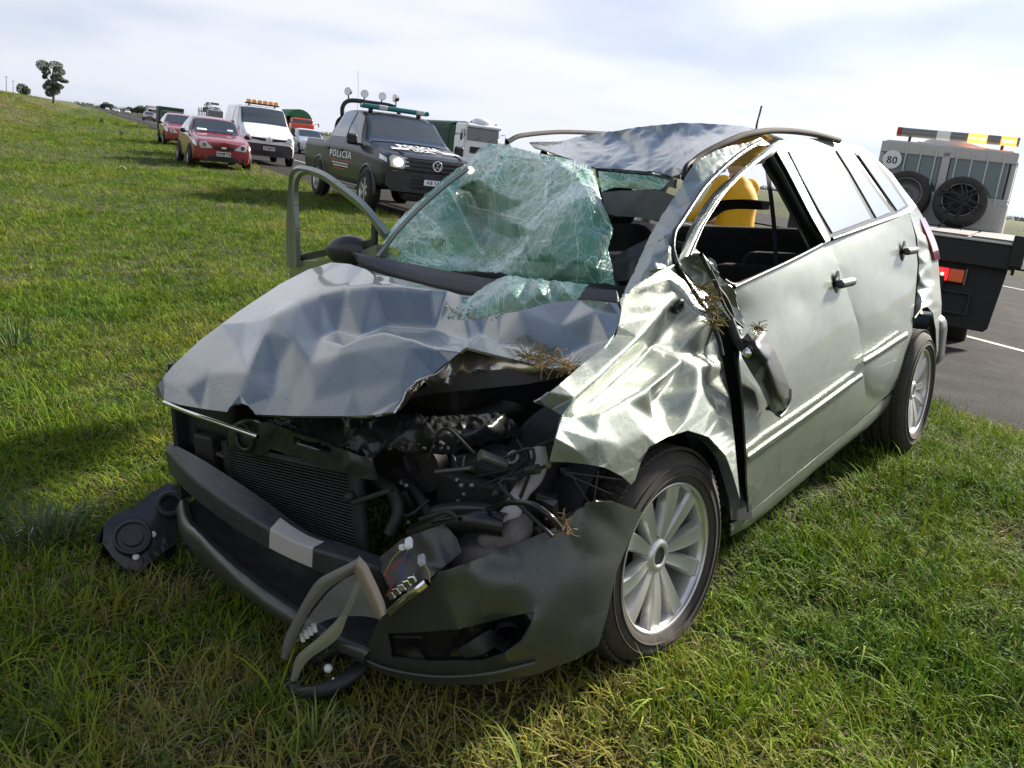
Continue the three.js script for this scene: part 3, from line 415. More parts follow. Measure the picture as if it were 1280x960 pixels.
// roof: crushed sheet
{
  const ROOF = { n: [.42, 0, 1], D: .985 };
  const sil = [[662, 178, -.47], [700, 177, -.42], [726, 170, -.32], [766, 164.5, -.15], [806, 158, 0], [830, 156, .1], [854, 154, .18], [885, 155, .28], [920, 157, .38], [945, 161, .46]];
  const S = sil.map(([x, y, v]) => Q(x, y, 'y', v));
  const outline = [[745, 210, 'y', .05], [779, 212, 'y', .16], [816, 215, 'y', .30], [832, 218, 'y', .37], [848, 224, 'y', .43], [854, 211, 'y', .47], [875, 195, 'y', .50], [896, 181, 'y', .505], [931, 167, 'y', .515], ...S.slice().reverse(), [668, 184, 'y', -.40], [690, 191, 'y', -.22], [715, 200, 'y', -.08]];
  const inn = [[720, 186, 'y', -.20], [740, 178, 'y', -.22], [757, 183, 'y', -.10], [765, 192, 'y', .0], [790, 183, 'y', .02], [775, 173, 'y', -.10], [800, 170, 'y', .02], [812, 196, 'y', .2], [795, 200, 'y', .13], [830, 178, 'y', .16], [835, 195, 'y', .29], [842, 207, 'y', .38], [852, 190, 'y', .36], [858, 172, 'y', .26], [875, 172, 'y', .33], [885, 165, 'y', .31], [905, 170, 'y', .42], [745, 196, 'y', -.03], [770, 203, 'y', .10], [822, 206, 'y', .29], [862, 182, 'y', .36], [846, 165, 'y', .18], [820, 165, 'y', .08]];
  wp('roof', solid(panelG({ ...ROOF, outline, inner: inn, sub: 3, smooth: 1, gap: 24, rough: .008, freq: 8 }), .005), M.paintHood, wreck, 'crushed and dented silver grey roof');
  const back = S.map((p, i) => v3(-2.95, mix(-.52, .34, i / 9), 1.37 - .03 * Math.abs(i - 4.5) / 4.5)), midr = S.map((p, i) => p.clone().lerp(back[i], .5).add(v3(0, 0, -.01)));
  wp('roof_rear', solid(stripG([S, midr, back], 30, 14), .005), M.paint);
  // header below the roof edge, torn lining and visor
  wp('roof_header', solid(stripG([pts([[746, 211, 'y', .04], [779, 213, 'y', .16], [816, 216, 'y', .30], [848, 225, 'y', .43]]), pts([[748, 222, 'y', .05], [779, 224, 'y', .15], [816, 226, 'y', .29], [846, 236, 'y', .43]])], 20, 4, .008), .01), M.plasticGrey);
  wp('roof_lining', solid(panelG({ n: [1, 0, .25], D: -.18, outline: [[752, 240], [790, 238], [820, 236], [846, 246], [842, 262], [828, 276], [800, 272], [770, 270], [756, 266]], inner: [[790, 255, .02]], sub: 2, rough: .01 }), .02), std([0.10, 0.105, 0.10], .9));
  wp('antenna', tubeG([v3(-2.25, 0, 1.40), Q(946, 156, 'y', 0), Q(949, 145, 'y', -.005), Q(952, 133, 'y', -.01)], .0055, 12, 6), M.black);
}
// doors of the left side
{
  const fd = wp('front_door', solid(pan(SIDE, [[917, 361, .0], [950, 346, .0], [980, 332], [1010, 317], [1037, 303], [1048, 330, .012], [1060, 366, .016], [1073, 408, .015], [1079, 460, .01], [1084, 517, -.035], [1060, 538, -.045], [1020, 571, -.05], [980, 604, -.05], [936, 641, -.05], [934, 605, -.012], [933, 565, .012], [929, 496, .01], [924, 450, .0], [926, 420, -.015], [923, 390, -.015]],
    [[945, 375, .0], [975, 360, .008], [1005, 345, .012], [1035, 330, .014], [960, 400, .002], [990, 385, .012], [1020, 370, .02], [1045, 365, .02], [950, 440, .012], [985, 425, .022], [1020, 410, .026], [1055, 395, .024], [955, 480, .018], [990, 465, .024], [1030, 445, .024], [1065, 428, .02], [960, 515, .02], [1000, 495, .022], [1040, 470, .02], [960, 550, .012], [1000, 520, .012], [1045, 490, .012], [970, 585, -.020], [1010, 554, -.018], [1050, 520, -.015], [940, 530, .012], [1000, 374, .0]], { sub: 3, smooth: 3, gap: 22 }), .006), M.paint, wreck, 'scratched silver grey front door');
  const trim = (l, parent) => wp('side_trim', solid(stripG([l.map(([x, y]) => onP(SIDE, x, y - 3.5, .023)), l.map(([x, y]) => onP(SIDE, x, y, .036)), l.map(([x, y]) => onP(SIDE, x, y + 4, .020))], 24, 5), .003), M.paint, parent);
  trim([[935, 571], [960, 553], [1000, 525], [1040, 496], [1077, 469]], fd);
  wp('window_strip', tubeG([[918, 360], [950, 345], [980, 331], [1010, 316], [1036, 302]].map(([x, y]) => onP(SIDE, x, y - 1, .006)), .006), M.plasticGrey, fd);
  wp('lower_glass_channel', tubeG([[905, 350], [917, 356], [935, 350], [962, 338]].map(([x, y]) => onP(SIDE, x, y, -.01)), .006), M.iron, fd);
  const handle = (px, py, off, parent) => {
    const p = onP(SIDE, px, py, off), h = wp('door_handle', [at(new THREE.SphereGeometry(1, 16, 12).scale(.030, .005, .046), p.x + .008, p.y, p.z)], M.blackGloss, parent);
    wp('grip', at(new THREE.CapsuleGeometry(.016, .115, 6, 14), p.x - .022, p.y + .024, p.z - .002, 0, 0, Math.PI / 2 - .03), M.plasticGrey, h); return h;
  };
  handle(1047, 353, .02, fd);
  // folded corner of the door below the mirror
  wp('door_corner', solid(pan(SIDE, [[846, 329, -.06], [856, 318, -.055], [867, 309, -.05], [877, 318, -.035], [891, 336, -.02], [904, 351, -.01], [917, 361, 0], [923, 388, -.008], [931, 406, 0], [926, 416, 0], [906, 392, -.03], [893, 378, -.045], [872, 356, -.06]], [[880, 340, -.055], [895, 360, -.02], [908, 376, -.03], [862, 330, -.075]], { sub: 2, smooth: 0, rough: .012, freq: 25 }), .004), M.paint);
  wp('torn_strip', tubeG([[876, 318], [886, 338], [896, 358], [908, 375], [916, 396], [921, 420]].map(([x, y]) => onP(SIDE, x, y, .004)), .0065, 40), M.black);
  wp('torn_strip', tubeG([[884, 332], [893, 352], [899, 372], [911, 392], [924, 404]].map(([x, y]) => onP(SIDE, x + 4, y + 5, .008)), .004, 30), M.iron);
  const rd = wp('rear_door', solid(pan(SIDE, [[1037, 303], [1065, 293], [1090, 284], [1115, 275], [1137, 267], [1144, 295, -.0], [1147, 330, -.012], [1144, 370, -.012], [1141, 400, -.01], [1138, 440, -.02], [1132, 473, -.05], [1110, 493, -.04], [1084, 517, -.04], [1079, 460, .008], [1073, 408, .012], [1060, 366, .012], [1048, 330, .01]],
    [[1070, 310, .012], [1100, 300, .012], [1128, 295, .006], [1080, 350, .022], [1110, 335, .022], [1135, 325, .008], [1090, 400, .026], [1115, 385, .026], [1135, 375, .006], [1095, 450, .018], [1120, 430, .018], [1133, 420, .0], [1100, 480, .008], [1120, 465, .005], [1065, 335, .015]], { sub: 3, smooth: 3, gap: 18 }), .006), M.paint, wreck, 'silver grey rear door');
  trim([[1080, 452], [1100, 440], [1118, 428], [1134, 418]], rd);
  handle(1130, 313, .012, rd);
  wp('quarter_panel', solid(pan(SIDE, [[1137, 267, -.01], [1146, 258, -.03], [1158, 278, -.10], [1169, 306, -.13], [1173, 329, -.125], [1175, 356, -.11], [1177, 380, -.09], [1176, 407, -.085], [1174, 439, -.09], [1169, 452, -.09], [1171, 438, -.06], [1170, 412, -.045], [1166, 391, -.02], [1159, 383, -.0], [1151, 386, .01], [1143, 397, .0], [1141, 409, -.02], [1139, 425, -.035], [1136, 448, -.045], [1139, 425, -.05], [1142, 398, -.045], [1146, 370, -.05], [1149, 330, -.045], [1146, 295, -.025]],
    [[1154, 300, -.03], [1160, 330, -.03], [1163, 360, -.02], [1152, 350, -.03], [1153, 375, -.01], [1168, 350, -.07], [1163, 310, -.07], [1168, 375, -.03]], { sub: 3, smooth: 2, gap: 12 }), .005), M.paint);
  wp('tail_light', solid(stripG([[[1155, 272], [1163, 290], [1170, 308], [1174, 324]].map(([x, y]) => onP(SIDE, x - 5, y + 1, -.055)), [[1156, 272], [1165, 290], [1172, 308], [1175.5, 324]].map(([x, y]) => onP(SIDE, x, y, -.105))], 14, 5), .01), phys([0.45, 0.05, 0.09], { roughness: .12, clearcoat: 1 }));
  wp('sill', solid(stripG([[[912, 655], [936, 640], [980, 604], [1020, 571], [1060, 538], [1084, 518], [1110, 494], [1132, 475]].map(([x, y]) => onP(SIDE, x, y, -.055)), [[912, 666], [936, 652], [980, 616], [1020, 582], [1060, 549], [1086, 528], [1111, 503], [1131, 484]].map(([x, y]) => onP(SIDE, x, y, -.065)), [[912, 668], [936, 655], [980, 619], [1020, 585], [1060, 552], [1086, 531], [1111, 506], [1131, 486]].map(([x, y]) => onP(SIDE, x, y, -.17))], 30, 8, .003), .004), M.paint);
  // rear wheel arch dark
  const lin = [], lin2 = []; for (let k = 0; k <= 26; k++) { const t = (-20 + 215 * k / 26) * R, rad = 0.345; lin.push(v3(-2.465 + Math.cos(t) * rad, .69, .30 + Math.sin(t) * rad)); lin2.push(v3(-2.465 + Math.cos(t) * rad, .40, .30 + Math.sin(t) * rad)); }
  wp('wheel_liner', stripG([lin, lin2], 40, 4), M.black); wp('wheel_liner', gridG([lin2, lin2.map(() => v3(-2.465, .40, .3))]), M.black);
}
// shell that closes the car: floor, right side, back, bulkhead, trim
{
  const sl = (x0, x1, y0, y1, z0, z1) => at(box(x1 - x0, y1 - y0, z1 - z0, .01), (x0 + x1) / 2, (y0 + y1) / 2, (z0 + z1) / 2);
  wp('floor_pan', [sl(-3.2, -.3, -.70, .70, .22, .26)], M.black);
  wp('bulkhead', [sl(-.34, -.30, -.66, .62, .26, .90)], M.black);
  wp('right_side', sl(-3.15, -1.35, -.74, -.70, .24, .98), M.paint); wp('right_hinge_pillar', sl(-.45, -.28, -.76, -.70, .24, .93), M.paint);
  wp('right_a_pillar', tubeG(pts([[472, 321, 'y', -.66], [494, 292, 'y', -.63], [520, 264, 'y', -.60], [556, 232, 'y', -.56], [584, 211, 'y', -.53]]), .010), M.paint);
  wp('right_b_pillar', barG(v3(-1.38, -.71, .95), v3(-1.42, -.55, 1.36), .035), M.paint); wp('right_c_pillar', barG(v3(-2.35, -.71, .95), v3(-2.5, -.55, 1.36), .04), M.paint);
  wp('cant_rail', [tubeG([v3(-1.25, -.52, 1.36), v3(-1.6, -.52, 1.375), v3(-2.4, -.52, 1.375), v3(-3.0, -.50, 1.33)], .022)], M.paint);
  wp('tailgate', [sl(-3.22, -3.17, -.66, .60, .30, .93)], M.paint);
  wp('rear_bumper', [at(box(.22, 1.45, .3, .08), -3.22, 0, .42)], M.paintShaded);
  wp('cowl', [solid(stripG([pts([[440, 318, 'y', -.66], [500, 330, 'y', -.45], [580, 345, 'y', -.12], [660, 357, 'y', .18], [772, 366, 'y', .52]]), pts([[450, 325, 'y', -.60], [500, 342, 'y', -.40], [580, 362, 'y', -.08], [660, 372, 'y', .2], [774, 376, 'y', .54]]), pts([[450, 333, 'y', -.60], [500, 350, 'y', -.40], [580, 370, 'y', -.08], [660, 381, 'y', .2], [774, 384, 'y', .54]])], 30, 8), .01)], M.plasticGrey);
  wp('dashboard', [at(box(.38, 1.26, .30, .10), -.60, -.02, .80, 0, .12, 0), at(box(.2, .42, .12, .05), -.66, .34, .95)], M.plastic);
  const sw = wp('steering_wheel', at(new THREE.TorusGeometry(.18, .016, 10, 40), -.80, .30, .86, 0, Math.PI / 2 - .35, 0), M.black); wp('hub', at(new THREE.CylinderGeometry(.07, .06, .05, 20), -.78, .30, .85, 0, 0, Math.PI / 2 - .3), M.plastic, sw);
  for (const y of [-.36, .36]) { const dz = y > 0 ? -.30 : -.04, dx = y > 0 ? -.12 : 0;
    const s = wp('seat', [at(box(.50, .50, .16, .07), -1.15, y, .50), at(box(.15, .50, .60, .07), -1.42 + dx, y, .80 + dz * .6, 0, -.22, 0)], M.cloth);
    wp('headrest', [at(box(.10, .26, .17, .05), -1.53 + dx, y, 1.18 + dz, 0, -.2, 0), at(cyl(.008, .008, .1, 8), -1.49 + dx, y - .06, 1.09 + dz, Math.PI / 2), at(cyl(.008, .008, .1, 8), -1.49 + dx, y + .06, 1.09 + dz, Math.PI / 2)], M.cloth, s);
  }
  wp('rear_seat', [at(box(.5, 1.25, .18, .07), -2.05, 0, .48), at(box(.16, 1.25, .55, .07), -2.36, 0, .76, 0, -.2, 0)], M.cloth);
  // seat frame seen in the open window
  const shelf = wp('parcel_shelf', solid(stripG([pts([[888, 268, 'x', -2.45], [904, 253, 'x', -2.45], [930, 249, 'x', -2.45], [962, 252, 'x', -2.45]]), pts([[888, 276, 'x', -2.45], [906, 264, 'x', -2.45], [930, 261, 'x', -2.45], [962, 262, 'x', -2.45]])], 16, 3), .10), M.cloth);
  for (let k = 0; k < 5; k++) wp('slot', flatBar(Q(916 + k * 8, 254, 'x', -2.445), Q(921 + k * 8, 254, 'x', -2.445), .012, .006), M.plasticGrey, shelf);
  wp('door_card', sl(-3.1, -1.4, -.69, -.66, .30, .96), M.black);
  // white curtain of the bag beside the right seat, showing right of the glass
  wp('side_airbag', solid(panelG({ n: [0, 1, 0], D: -.50, outline: [[762, 284], [775, 272], [800, 276], [832, 284], [838, 300], [808, 312], [780, 318], [766, 310]], inner: [[798, 294, .04]], sub: 2, rough: .02 }), .01), std([.50, .45, .42], .9));
  wp('seat_side', solid(panelG({ n: [0, 1, 0], D: -.30, outline: [[752, 330], [757, 285], [766, 272], [778, 276], [790, 290], [798, 312], [790, 330]], inner: [[772, 300, .04]], sub: 2 }), .06), M.cloth);
  wp('dash_end', solid(panelG({ n: [1, 0, .6], D: .22, outline: [[760, 325], [790, 308], [815, 296], [800, 330], [790, 350], [770, 352], [762, 345]], inner: [[788, 325, .02]], sub: 2 }), .03), M.plastic);
}
console.log('wreck body done');
// ------------------------------------------------------------------ wreck: wheels, bumper, engine bay, glass, loose pieces
function makeWheel(parent, hub, steer = 0, camber = 0, flat = 0) {
  const w = new THREE.Group(); w.name = 'wheel'; w.position.copy(hub); w.rotation.set(camber, 0, steer); w.scale.set(.945, 1, .945); parent.add(w);
  const prof = [[.211, -.085], [.216, -.096], [.242, -.102], [.268, -.098], [.288, -.088], [.297, -.070], [.300, -.04], [.301, 0], [.300, .04], [.297, .070], [.288, .088], [.268, .098], [.242, .102], [.216, .096], [.211, .085]].map(([r, y]) => new THREE.Vector2(r, y));
  const tg = new THREE.LatheGeometry(prof, 72);
  if (flat) { const p = tg.attributes.position; for (let i = 0; i < p.count; i++) { const z = p.getZ(i); if (z < -.24) { p.setZ(i, mix(z, -.24 - (Math.abs(z) - .24) * .35, flat)); p.setY(i, p.getY(i) * 1.06); } } tg.computeVertexNormals(); }
  const tyre = part('tyre', tg, M.rubber, w);
  // tread blocks and side grooves
  const blocks = []; for (let k = 0; k < 84; k++) { const a = k / 84 * Math.PI * 2; for (const [y, t] of [[-.072, .55], [-.03, .12], [.012, -.12], [.055, -.5]]) { const b = box(.020, .030, .009, .002); b.rotateZ(t * .6); b.translate(0, y + .008, .3035); b.rotateY(a); blocks.push(b); } }
  part('tread', merge(blocks), M.rubber, tyre);
  part('side_ring', [at(new THREE.TorusGeometry(.262, .003, 6, 72), 0, .1, 0, Math.PI / 2), at(new THREE.TorusGeometry(.236, .0035, 6, 72), 0, .1025, 0, Math.PI / 2)], M.rubber, tyre);
  const rim = part('rim', new THREE.LatheGeometry([[.213, .092], [.213, .082], [.205, .078], [.198, .070], [.196, .03], [.185, -.05], [.20, -.085]].map(([r, y]) => new THREE.Vector2(r, y)), 72), M.alloy, w);
  part('rim_edge', at(new THREE.TorusGeometry(.209, .0045, 10, 90), 0, .088, 0, Math.PI / 2), M.alloy, rim);
  part('brake_disc', at(cyl(.135, .135, .02, 48), 0, -.01, 0), M.iron, w); part('backing_plate', at(cyl(.196, .196, .01, 40), 0, -.045, 0), M.black, w);
  for (let k = 0; k < 10; k++) {   // ten blade spokes
    const rows = [], N = 9; for (let j = 0; j <= N; j++) { const t = j / N, r = mix(.040, .203, t), ww = mix(.014, .030, Math.pow(t, .75)), y = mix(.060, .078, Math.sin(t * 1.7)), sw = .012 * Math.sin(t * 2.2) * (k % 2 ? 1 : -1) * .6; rows.push([v3(r, y - .030, sw - ww), v3(r, y - .006, sw - ww * .92), v3(r, y + .003, sw - ww * .72), v3(r, y + .0015, sw), v3(r, y + .003, sw + ww * .72), v3(r, y - .006, sw + ww * .92), v3(r, y - .030, sw + ww)]); }
    const g = toCreasedNormals(gridG(rows), .45); g.rotateY(k * Math.PI / 5 + .13); part('spoke', g, M.alloy, w);
  }
  part('hub_ring', new THREE.LatheGeometry([[.026, .066], [.030, .070], [.040, .069], [.050, .062], [.056, .045], [.058, .02]].map(([r, y]) => new THREE.Vector2(r, y)), 40), M.alloy, w);
  part('hub_cap', at(cyl(.026, .026, .012, 28), 0, .060, 0), M.iron, w);
  for (let k = 0; k < 5; k++) { const a = k * 2 * Math.PI / 5 + .45; part('bolt_hole', at(cyl(.0105, .0105, .02, 14), Math.cos(a) * .053, .052, Math.sin(a) * .053), M.black, w); }
  return w;
}
makeWheel(wreck, v3(0, .695, .285), -5 * R, 0, .75);
makeWheel(wreck, v3(-2.465, .70, .29), 0, -1 * R);
makeWheel(wreck, v3(.0, -.62, .30), 3 * R); makeWheel(wreck, v3(-2.465, -.62, .30));

// bumper cover, left part and lower lip
{
  const B = (px, py, x) => [px, py, 'x', x], BY = (px, py, y) => [px, py, 'y', y];
  const outline = [B(520, 742, .66), B(535, 731, .655), B(548, 716, .65), B(586, 703, .62), BY(636, 684, .66), BY(695, 659, .735), BY(721, 638, .765), BY(746, 627, .79), BY(767, 627, .80), BY(803, 640, .81), BY(792, 663, .81), BY(771, 714, .815), BY(759, 769, .82), BY(748, 807, .82), BY(721, 824, .80), BY(670, 843, .72), B(611, 855, .56), B(548, 857, .60), B(484, 845, .64), B(455, 830, .66), B(462, 800, .675), B(475, 770, .68), B(500, 757, .67)];
  const hole = [B(485, 792, .66), B(530, 790, .655), B(575, 786, .64), BY(612, 777, .645), BY(640, 770, .69), BY(668, 764, .735), BY(664, 780, .735), BY(653, 802, .73), BY(632, 818, .70), B(600, 826, .575), B(540, 828, .625), B(490, 822, .645)];
  const inner = [BY(725, 700, .80), BY(720, 770, .80), BY(665, 720, .73), B(590, 750, .655)];
  const bc = wp('bumper_cover', solid(panelG({ n: [.7, .7, 0], D: 1, outline, inner, holes: [hole], sub: 3, smooth: 4, gap: 30 }), .005), M.paintShaded, wreck, 'silver grey front bumper cover, shade put in its colour, hanging loose');
  wp('fog_recess', solid(panelG({ n: [.8, .5, 0], D: 1, outline: hole.map(([a, b, c, d]) => [a, b, c, d - .012]), inner: [B(520, 806, .61), B(570, 806, .585), BY(625, 797, .60), BY(645, 790, .66)], sub: 2, smooth: 1 }), .004), M.blackGloss, bc);
  const fc = Q(628, 797, 'y', .672); wp('fog_hole', at(cyl(.033, .026, .05, 28, true), fc.x - .02, fc.y, fc.z, 0, 0, -Math.PI / 2 + .7), M.plastic, bc);
  wp('fog_scoop', solid(stripG([pts([B(572, 812, .60), B(590, 800, .60), BY(612, 786, .63)]), pts([B(582, 822, .575), B(606, 815, .57), BY(632, 800, .645)])], 10, 5), .003), M.plasticGrey, bc);
  wp('intake_slot', flatBar(Q(492, 796, 'x', .655), Q(528, 797, 'x', .65), .004, .006), M.black, bc);
  wp('lip_edge', tubeG(pts([B(417, 808, .675), B(455, 824, .668), B(484, 836, .655), B(548, 846, .62), B(611, 842, .585), BY(670, 828, .735)]), .005, 40), M.paintShaded, bc);
  wp('clip_tabs', [[700, 655], [712, 646], [724, 640], [736, 633]].map(([x, y]) => { const p = Q(x, y - 3, 'y', .755); return at(box(.022, .012, .004), p.x, p.y, p.z); }), M.plastic, bc);
  // lower lip to the right, with the dark tray behind it
  const top = [B(227, 626, .54), B(233, 652, .58), B(250, 670, .62), B(287, 705, .665), B(332, 740, .69), B(370, 766, .70), B(417, 793, .69), B(462, 815, .67)], bot = [B(224, 640, .53), B(231, 674, .585), B(261, 709, .635), B(310, 746, .685), B(345, 770, .70), B(375, 788, .70), B(417, 808, .685), B(458, 830, .66)];
  const T = pts(top), Bo = pts(bot), mid = T.map((p, i) => p.clone().lerp(Bo[i], .5).add(v3(.012, 0, 0)));
  wp('lower_lip', solid(stripG([T.map(p => p.clone().add(v3(-.02, 0, 0))), T, mid, Bo, Bo.map(p => p.clone().add(v3(-.03, 0, -.004)))], 50, 12, .002), .003), M.paintShaded, bc);
  wp('lower_tray', solid(stripG([T.map(p => p.clone().add(v3(-.015, 0, -.012))), T.map((p, i) => v3(p.x - .10, p.y + .02, p.z + .005)), T.map((p, i) => v3(p.x - .22, p.y + .04, p.z + .06))], 40, 8, .008), .004), M.plastic, bc);
}
// bumper beam with its white sticker
{
  const tb = pts([[212, 553, 'x', .50], [230, 562, 'x', .545], [258, 578, 'x', .575], [325, 622, 'x', .61], [389, 668, 'x', .615], [430, 682, 'x', .60], [470, 695, 'x', .565], [500, 705, 'x', .52]]);
  const tf = pts([[208, 563, 'x', .53], [225, 582, 'x', .585], [250, 604, 'x', .63], [310, 645, 'x', .665], [372, 679, 'x', .67], [411, 691, 'x', .655], [455, 704, 'x', .62], [488, 714, 'x', .57]]);
  const bf = pts([[213, 592, 'x', .53], [229, 611, 'x', .585], [252, 631, 'x', .625], [310, 672, 'x', .66], [370, 704, 'x', .665], [411, 720, 'x', .65], [455, 733, 'x', .615], [488, 742, 'x', .565]]);
  const bb = bf.map(p => p.clone().add(v3(-.07, 0, 0)));
  const r = [tb, tf, bf, bb].map(l => resample(l, 60)), rows = []; const e = .25;
  const sec = i => { const [a, b, c, d] = r.map(l => l[i]); return [a, a.clone().lerp(b, .9), b.clone().lerp(c, .1).lerp(b, .3), b.clone().lerp(c, .15), b.clone().lerp(c, .9), c.clone().lerp(d, .08), d]; };
  const cols = Array.from({ length: 60 }, (_, i) => sec(i)); for (let k = 0; k < 7; k++) rows.push(cols.map(c => c[k]));
  const beam = wp('bumper_beam', solid(gridG(rows), .003), M.plasticGrey, wreck, 'bare dark bumper beam with a white sticker');
  const A = [tb, tf, bf].map(l => resample(l, 120)); const lab = [A[0], A[1], A[2]].map((l, j) => l.slice(59, 78).map(p => p.clone().add(v3(.0035, 0, j === 2 ? .004 : .0035))));
  wp('sticker', gridG([lab[0].map((p, i) => p.clone().lerp(lab[1][i], .2)), lab[0].map((p, i) => p.clone().lerp(lab[1][i], .93)), lab[1].map((p, i) => p.clone().lerp(lab[2][i], .1)), lab[1].map((p, i) => p.clone().lerp(lab[2][i], .92))]), std([.60, .57, .56], .8, 0, { map: grimeMap }), beam, 'dirty white sticker folded over the beam');
  wp('crash_can', [at(box(.30, .09, .11, .01), .42, .44, .36), at(box(.30, .09, .11, .01), .38, -.46, .46)], M.iron, beam);
}
// radiator, slam panel, engine bay
{
  const tl = Q(286, 560, 'x', .52), tr = Q(440, 592, 'x', .52), br = Q(447, 684, 'x', .52), bl = Q(300, 616, 'x', .52);
  // the bottom runs on behind the beam
  const bl2 = bl.clone().add(v3(0, 0, -.10)), br2 = br.clone().add(v3(0, 0, -.06));
  const radi = wp('radiator', solid(gridG([[tl, tr], [bl2, br2]].map(r => r.map(p => p.clone().add(v3(-.03, 0, 0))))), .02), M.black);
  const fins = [], NF = 30; for (let k = 0; k <= NF; k++) { const a = tl.clone().lerp(bl2, k / NF), b = tr.clone().lerp(br2, k / NF), g = flatBar(a, b, .012, .0045); fins.push(g); }
  wp('fins', merge(fins), std([.10, .098, .095], .5, .6, { map: scuff }), radi).userData.kind = 'stuff';
  wp('side_tank', [barG(tr.clone().add(v3(0, .012, .02)), br2.clone().add(v3(0, .03, -.02)), .02, 14), barG(tl.clone().add(v3(0, -.012, .02)), bl2.clone().add(v3(0, -.02, -.02)), .014, 14)], M.iron, radi);
  const X = (l, x) => l.map(q => [...q, 'x', x]);
  const slam = wp('slam_panel', solid(panelG({ n: [1, 0, 0], D: .56, outline: X([[284, 545], [288, 534], [296, 527], [305, 524], [316, 525], [324, 529], [335, 527], [370, 541], [400, 552], [432, 563], [462, 574], [468, 600], [452, 598], [436, 592], [390, 578], [355, 567], [338, 561], [332, 568], [318, 569], [300, 566], [287, 560]], .55), holes: [X([[366, 545], [390, 553], [416, 562], [415, 568], [390, 561], [367, 553]], .55)], inner: X([[300, 548], [330, 545], [440, 578]], .56), sub: 2, smooth: 1, rough: .006 }), .012), M.plastic);
  wp('emblem_mount', [at(new THREE.TorusGeometry(.036, .006, 8, 36), ...Q(305, 546, 'x', .565).toArray(), 0, Math.PI / 2, 0), at(cyl(.035, .035, .01, 32), ...Q(305, 546, 'x', .545).toArray(), 0, 0, Math.PI / 2)], M.plastic, slam);
  wp('bracket', [flatBar(Q(442, 628, 'x', .55), Q(490, 612, 'x', .52), .03, .012), at(new THREE.SphereGeometry(.014, 12, 8), ...Q(437, 621, 'x', .55).toArray())], M.iron, slam);
  // crumpled top shelf behind, with dust and fragments
  const shelf = panelG({ n: [.2, 0, 1], D: .72, outline: [[335, 528, .0], [370, 522, .01], [430, 520, .0], [490, 520, .0], [534, 522, -.01], [580, 520, -.02], [630, 519, -.03], [642, 528, -.05], [655, 545, -.09], [621, 553, -.08], [590, 562, -.08], [562, 569, -.08], [510, 567, -.07], [485, 560, -.05], [462, 573, -.055], [432, 562, -.04], [400, 551, -.03], [365, 539, -.01]], inner: [[450, 540, .0], [500, 545, -.02], [540, 545, -.01], [580, 545, -.03], [610, 535, -.02], [520, 530, .0]], sub: 3, smooth: 1, rough: .03, freq: 16 });
  wp('shelf', solid(shelf, .006), M.plastic, wreck);
  const frag = []; for (let k = 0; k < 70; k++) { const a = rr(0, 6.28), q = Math.sqrt(rnd()), px = 520 + Math.cos(a) * q * 70, py = 548 + Math.sin(a) * q * 16, p = onPlane(px, py, v3(.2, 0, 1).normalize(), (.72) / Math.hypot(.2, 1) - .045 + rr(0, .02)); frag.push(at(box(rr(.003, .012), rr(.003, .010), rr(.002, .006)), p.x, p.y, p.z, rr(0, 3), rr(0, 3), rr(0, 3))); }
  wp('debris', merge(frag), M.dust, wreck).userData.kind = 'stuff';
  // big dark lumps: engine, battery tray, air box, inner wing, headlight bucket
  const eng = wp('engine_block', [at(box(.34, .60, .26, .03), .16, .02, .50), at(box(.22, .42, .10, .03), .12, .05, .66), at(cyl(.05, .05, .12, 20), .34, .2, .46, 0, 0, 1.57), at(cyl(.065, .065, .04, 24), .36, .27, .52, 0, 0, 1.57), at(cyl(.04, .04, .06, 20), .34, .33, .40, 0, 0, 1.57)], M.iron);
  wp('engine_cover', at(box(.26, .40, .05, .02), .14, -.05, .735), M.plastic, eng);
  wp('battery_tray', [at(box(.24, .30, .22, .02), .26, .46, .42), at(box(.18, .22, .03, .008), .27, .46, .545)], M.black);
  wp('inner_wing', [at(box(.42, .02, .34, .005), .12, .60, .46)], M.black);
  wp('inner_wing', [at(box(.62, .02, .42, .005), .22, -.60, .50)], M.black);
  wp('cross_member', [at(box(.06, 1.1, .08, .01), .46, 0, .24), at(box(.5, .07, .1, .01), .22, .50, .30)], M.iron);
  const T = (name, l, r, mat, seg = 40) => wp(name, tubeG(pts(l), r, seg, 10), mat);
  T('washer_neck', [[672, 560, 'x', .33], [674, 578, 'x', .34], [668, 596, 'x', .36], [654, 612, 'x', .40], [646, 625, 'x', .43], [640, 640, 'x', .46], [628, 652, 'x', .48]], .021, std([.40, .36, .35], .7), 50);
  wp('washer_tank', [at(box(.10, .12, .07, .03), ...Q(632, 668, 'x', .47).toArray(), .4, .2, .3), at(box(.13, .16, .06, .03), ...Q(605, 688, 'x', .48).toArray(), .2, .1, .2)], std([.22, .19, .185], .75, 0, { map: scuff }));
  T('air_duct', [[520, 668, 'x', .50], [560, 655, 'x', .52], [600, 652, 'x', .52], [632, 657, 'x', .50]], .028, M.blackGloss);
  T('air_duct', [[545, 640, 'x', .46], [580, 636, 'x', .46], [620, 640, 'x', .46]], .018, M.plastic);
  T('cable', [[610, 637, 'x', .52], [640, 628, 'x', .58], [668, 632, 'x', .60], [688, 646, 'x', .60], [700, 660, 'x', .58]], .0065, M.blackGloss);
  T('cable', [[525, 650, 'x', .55], [545, 644, 'x', .56], [560, 640, 'x', .56], [572, 648, 'x', .55]], .006, M.iron);
  T('hose', [[470, 600, 'x', .46], [490, 615, 'x', .47], [498, 640, 'x', .48], [488, 668, 'x', .5]], .018, M.black);
  T('hose', [[505, 600, 'x', .40], [525, 622, 'x', .42], [540, 650, 'x', .44], [560, 680, 'x', .46]], .014, M.black);
